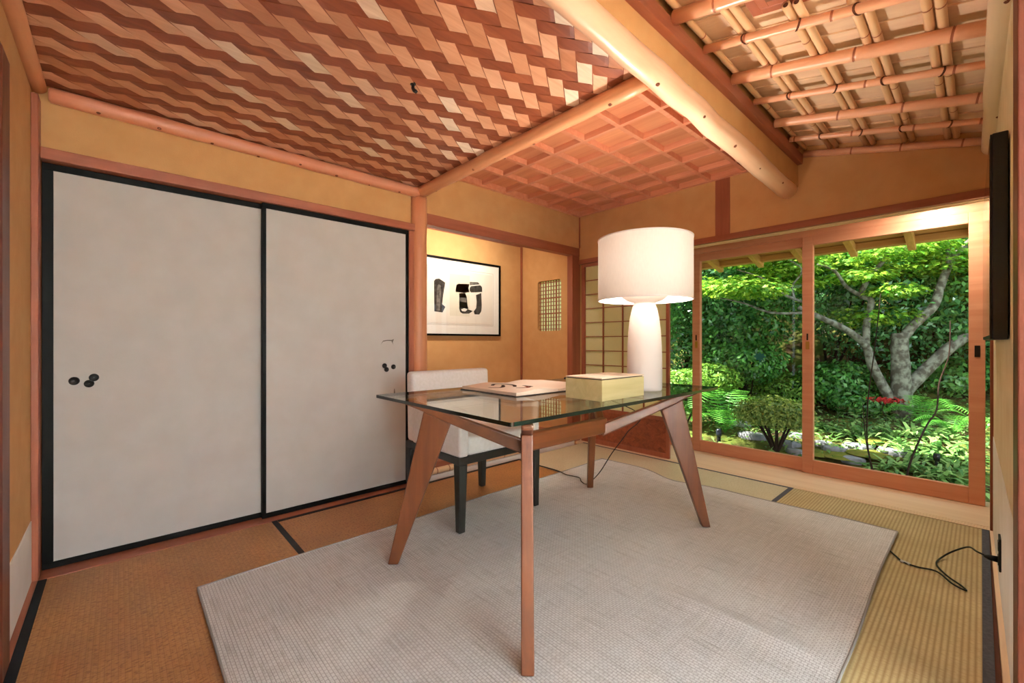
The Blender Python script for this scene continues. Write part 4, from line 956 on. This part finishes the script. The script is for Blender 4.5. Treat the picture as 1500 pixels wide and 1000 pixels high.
# ferns
def fern(name, base, n, L, label, seed, size=1.0):
    root = empty(name, base); tag(root, label, 'fern'); rn = random.Random(seed)
    for k in range(n):
        a = 2*PI*k/n + rn.uniform(-.3,.3); ln = L * rn.uniform(.75,1.15); lift = rn.uniform(.8,1.5)
        pts = arc([base, base + Vector((math.cos(a)*ln*.3, math.sin(a)*ln*.3, ln*.45*lift)), base + Vector((math.cos(a)*ln*.68, math.sin(a)*ln*.68, ln*.55*lift)), base + Vector((math.cos(a)*ln, math.sin(a)*ln, ln*.38*lift))], 8)
        m = MB(); m.tube(pts, [.004*(1-.8*i/(len(pts)-1)) for i in range(len(pts))], 4, caps=False)
        for i in range(3, len(pts) - 1):
            d = (pts[i+1]-pts[i-1]).normalized(); side = d.cross(Vector((0,0,1))).normalized(); q = i/(len(pts)-1); pl = ln*.26*math.sin(PI*(q*.86+.12))*size
            for s in (-1, 1):
                tip = pts[i] + side*s*pl + d*pl*.35 + Vector((0,0,-pl*.15)); wv = d*ln*.0115
                m.add([pts[i]-wv, pts[i]+wv, tip+wv*.3, tip-wv*.2], [(0,1,2,3)])
        m.build('frond', M['l_fern'], root, recalc=False)
    return root
fern('fern', at_ground(1062, 634), 12, .62, 'big bright fern beside the middle door stile left of the round bush', 5)
fern('fern', at_ground(1020, 625), 9, .42, 'bright fern just behind the right end of the glass desk', 6)
fern('fern', at_ground(1352, 622), 10, .42, 'green fern at the foot of the grey trunk', 7)
fern('fern', at_ground(1395, 640), 9, .34, 'low fern at the right edge of the right glass door', 8)
# strap-leaved ground plants
def tuft(name, base, n, L, wd, mat, label, seed, group=None):
    root = MB(); rn = random.Random(seed)
    for k in range(n):
        a = rn.uniform(0, 2*PI); ln = L*rn.uniform(.6,1.2); el = rn.uniform(.35,1.1); st_ = base + Vector((rn.uniform(-.08,.08), rn.uniform(-.1,.1), 0))
        d = Vector((math.cos(a)*math.cos(el), math.sin(a)*math.cos(el), math.sin(el))); sd = d.cross(Vector((0,0,1))).normalized()
        p = [st_ + d*ln*t + Vector((0,0,-.55*ln*t*t)) for t in (0,.35,.7,1)]; w_ = [wd*.4, wd, wd*.8, .001]
        root.add([p[i]+sd*w_[i] for i in range(4)] + [p[i]-sd*w_[i] for i in range(4)], [(i,i+1,5+i,4+i) for i in range(3)])
    o = root.build(name, M[mat], origin=base, recalc=False); tag(o, label, 'plant', group); return o
rn = random.Random(77); spots = [(1345,668),(1372,676),(1400,690),(1330,690),(1390,665),(1412,672),(1360,700),(1300,640),(1318,655),(1408,712),(1380,705),(1345,640),(1375,640),(1240,640),(1265,640),(1205,630),(1300,690)]
for i, s in enumerate(spots):
    b_ = at_ground(*s); tuft('strap_leaf_plant', b_, 30, .32, .017, 'l_ground', 'small pale striped strap leaved plant in the low planting outside the right glass door', 200 + i, 'strap leaved plants outside the right glass door')
def scatter():
    rng = np.random.default_rng(5); P = []; 
    while len(P) < 9000:
        x = 4.1 + rng.random() * 3.6; y = -.8 + rng.random() * 6.4
        if 4.55 < x < 5.35 and rng.random() < .80: continue
        P.append((x, y, ground_z(x, y) + .02 + .06 * rng.random()))
    return np.array(P), rng
P, rng = scatter(); V, k, n = leaves_mesh(P, rng.normal(size=(len(P), 3))*.5 + np.array([0,0,1.0]), .06, LEAF, rng, .45)
me = bpy.data.meshes.new('ground_cover'); me.vertices.add(len(V)); me.vertices.foreach_set('co', V.astype('f').ravel()); me.loops.add(n*k); me.loops.foreach_set('vertex_index', np.arange(n*k, dtype='i')); me.polygons.add(n); me.polygons.foreach_set('loop_start', np.arange(0, n*k, k, dtype='i')); me.update(calc_edges=True); me.materials.append(M['l_ground'])
o = bpy.data.objects.new('ground_cover', me); COL.objects.link(o); tag(o, 'low leafy ground cover spread over the garden soil', 'ground cover', kind='stuff')
# stepping stones
stones = [(1223,661,.17,'oval stepping stone just right of the door stile'),(1256,657,.20,'wide stepping stone left of the thin saplings'),(1248,676,.16,'stepping stone lowest in the right glass door'),(1165,664,.13,'stepping stone at the right corner of the middle door'),(1157,652,.15,'flat stepping stone beside the clipped bush stems'),(1205,652,.13,'small stepping stone touching the door stile in the right pane'),(1310,664,.20,'stepping stone behind the slanting sapling'),(1100,640,.24,'large flat stone left of the clipped bush'),(1085,622,.22,'bluish flat stone behind the fern'),(1167,640,.12,'little stone behind the clipped bush')]
for i, (px, py, r, lab) in enumerate(stones):
    p = at_ground(px, py); r *= .66; rn = random.Random(300 + i); n = 16
    rr_ = [r*rn.uniform(.82,1.1) for _ in range(n)]; m = MB(); rows = []
    for s_, z in ((1.0,-.03),(1.0,.012),(.9,.026),(.5,.032)): rows += [(p.x + rr_[j]*s_*.75*math.cos(2*PI*j/n), p.y + rr_[j]*s_*math.sin(2*PI*j/n), p.z + .015 + z) for j in range(n)]
    m.add(rows, [(a*n+j, a*n+(j+1)%n, (a+1)*n+(j+1)%n, (a+1)*n+j) for a in range(3) for j in range(n)] + [tuple(range(3*n,4*n)), tuple(range(n))[::-1]])
    tag(smooth_by_angle(m.build('stepping_stone', M['stone'])), lab, 'stone', 'stepping stones')
mp = MB()
for i, (px, py, r) in enumerate(((1200,665,.16),(1235,668,.2),(1140,668,.14),(1275,665,.2),(1190,678,.12),(1290,648,.2))):
    p = at_ground(px, py); mp.lathe([(r,0),(r*.8,.02),(r*.4,.03),(.001,.032)], (p.x, p.y, p.z), 14, close=False)
tag(mp.build('moss_carpet', M['moss'], smooth=True), 'yellow green moss between the stepping stones', 'moss', kind='stuff')
# thin saplings close to the glass
for i, (pix, r, lab) in enumerate(((((1280,694,3.6),(1270,655,3.6),(1266,622,3.65),(1264,590,3.7)),.0055,'thin dark sapling stem left of the pair in the right glass door'),
        (((1277,690,3.7),(1270,640,3.7),(1272,580,3.7),(1280,520,3.7),(1287,460,3.75),(1290,430,3.8)),.006,'tall thin dark sapling rising in front of the grey trunk'),
        (((1329,694,3.5),(1340,660,3.5),(1358,622,3.55),(1372,600,3.6),(1376,560,3.7),(1390,520,3.7),(1392,470,3.75)),.0085,'dark slanting sapling bending upward at the right'))):
    p0 = at_depth(*pix[0]); p0.z = ground_z(p0.x, p0.y); pts = [p0] + [at_depth(*q) for q in pix]; pts = arc(pts, 5)
    o = MB().tube(pts, [r*(1-.5*j/(len(pts)-1)) for j in range(len(pts))], 7).build('sapling', M['barkdark'], smooth=True); tag(o, lab, 'sapling', 'thin saplings near the glass')
p = at_depth(1298, 586, 4.9); rt_ = empty('red_leaved_twig', (p.x, p.y, ground_z(p.x, p.y))); tag(rt_, 'small red leaved twig left of the grey trunk', 'plant')
m = MB(); m.tube(arc([(p.x, p.y, ground_z(p.x,p.y)-.02), (p.x, p.y+.03, p.z-.05), tuple(p + Vector((0,-.08,.02)))], 4), .005, 5); m.build('twig', M['barkdark'], rt_)
foliage('foliage', [(tuple(p), (.08,.20,.035), 130)], .05, M['redleaf'], rt_, 9, LEAF, .4, .1)
p = at_ground(1053, 652); gl = empty('garden_light', p); tag(gl, 'short black path light beside the fern', 'garden light')
MB().lathe([(.02,0),(.02,.12),(.018,.13)], (p.x,p.y,p.z), 14).build('stake', M['black'], gl, smooth=False); MB().lathe([(.026,.10),(.030,.125),(.028,.17),(.018,.182)], (p.x,p.y,p.z), 18).build('cap', plain('blue_black_cap', (24,30,44), .35, .5), gl, smooth=True)
p = at_ground(1372, 690); gl2 = empty('garden_light', p); tag(gl2, 'little black spotlight among the striped plants at lower right', 'garden light')
MB().lathe([(.012,0),(.012,.10)], (p.x,p.y,p.z), 12).build('stake', M['black'], gl2); MB().lathe([(.02,.09),(.024,.12),(.022,.15)], (p.x,p.y,p.z), 14).build('cap', M['black'], gl2, smooth=True)

# ------------------------------------------------------------------ light
def light(name, typ, loc, energy, color, label, cat='lamp', **kw):
    l = bpy.data.lights.new(name, typ); l.energy = energy; l.color = color
    for k, v in kw.items(): setattr(l, k, v)
    o = bpy.data.objects.new(name, l); COL.objects.link(o); o.location = loc; return o
bulb = MB().lathe([(.001,0),(.014,.002),(.016,.03),(.028,.06),(.03,.075),(.022,.098),(.001,.106)], (LX, LY, 1.262), 20, close=False).build('bulb', plain('frosted_bulb', (240,236,226), .5, .2), lp, smooth=True)
lo = light('bulb_glow', 'POINT', (LX, LY, 1.37), 21, (1.0, .95, .88), '', shadow_soft_size=.035); lo.parent = lp; lo.location = (0, 0, 1.385 - LZ)
# alcove strip lamp hidden behind the lintel
al = empty('alcove_strip_lamp', (2.30, 2.84, 2.0)); tag(al, 'hidden strip lamp behind the alcove lintel', 'lamp')
MB().box(1.95, 2.75, 2.791, 2.835, 2.02, 2.05).build('housing', M['white'], al)
a = light('alcove_tube', 'AREA', (2.35, 2.90, 2.02), 9, (1.0, .93, .78), '', shape='RECTANGLE', size=.8, size_y=.06); a.parent = al; a.location = (.0, .05, .02); a.rotation_euler = (math.radians(48), 0, 0)
# veranda downlight above the head rail
vl = empty('veranda_downlight', (3.66, .20, 1.885)); tag(vl, 'small round downlight hidden above the window head rail at right', 'lamp')
MB().lathe([(.04,.0),(.045,.006),(.045,.02)], (3.66,.20,1.885), 20).build('trim_ring', M['white'], vl)
a = light('veranda_spot', 'AREA', (0,0,0), 4.5, (1.0, .93, .82), '', shape='DISK', size=.07); a.parent = vl; a.location = (0, 0, -.002)
# unseen fill lanterns, added behind the doorway to brighten the room
lanp = translucent('fill_lantern_paper', (244,238,224), (246,242,232), .7)
def lantern(x, y, z, label, watts, hang):
    r_ = empty('fill_lantern', (x, y, z if hang else 0)); tag(r_, label, 'lamp')
    MB().lathe([(.03,.27)] + [(.27*math.sin(PI*k/16), -.27*math.cos(PI*k/16)) for k in range(15,0,-1)] + [(.03,-.27)], (x, y, z), 32, close=False).build('paper_shade', lanp, r_, smooth=True)
    if hang: MB().tube([(x, y, z+.26),(x, y, 2.6)], .004, 6).build('cord', M['cord'], r_)
    else: MB().lathe([(.14,0),(.14,.02),(.012,.03),(.012,z-.27)], (x, y, 0), 20).build('stand', M['black'], r_)
    a = light('fill_glow', 'POINT', (0,0,0), watts, (.78, .92, 1.0), '', shadow_soft_size=.2); a.parent = r_; a.location = (0, 0, 0 if hang else z)
lantern(.95, -1.75, 1.72, 'unseen added fill lantern hanging in the room behind the doorway', 520, True)
lantern(.15, -1.65, .80, 'unseen added fill lantern on a floor stand in the room behind the doorway', 520, False)
w = bpy.data.worlds.new('sky'); scene.world = w; w.use_nodes = True; t = w.node_tree
bg = t.nodes['Background']; bg.inputs['Color'].default_value = (.80, .90, 1.0, 1); bg.inputs['Strength'].default_value = 1.5
sun = light('sun', 'SUN', (6, 4, 9), 16, (1.0, .95, .84), '', angle=math.radians(2)); sun.rotation_euler = Vector((-.35, .60, 1.0)).to_track_quat('Z', 'Y').to_euler()

cam = bpy.data.cameras.new('camera'); co = bpy.data.objects.new('camera', cam); COL.objects.link(co)
cam.sensor_width = 36; cam.lens = 36 * FPX / 1500; cam.clip_start = .02; cam.clip_end = 200
co.location = (0, 0, EYE); co.rotation_euler = (PI / 2, 0, YAW - PI / 2); scene.camera = co
vs_ = scene.view_settings; vs_.view_transform = 'Standard'; vs_.look = 'None'; vs_.exposure = 0.78; vs_.gamma = 1.0; vs_.use_curve_mapping = False
scene.cycles.use_denoising = True
scene.cycles.max_bounces = 10; scene.cycles.diffuse_bounces = 6; scene.cycles.transparent_max_bounces = 16
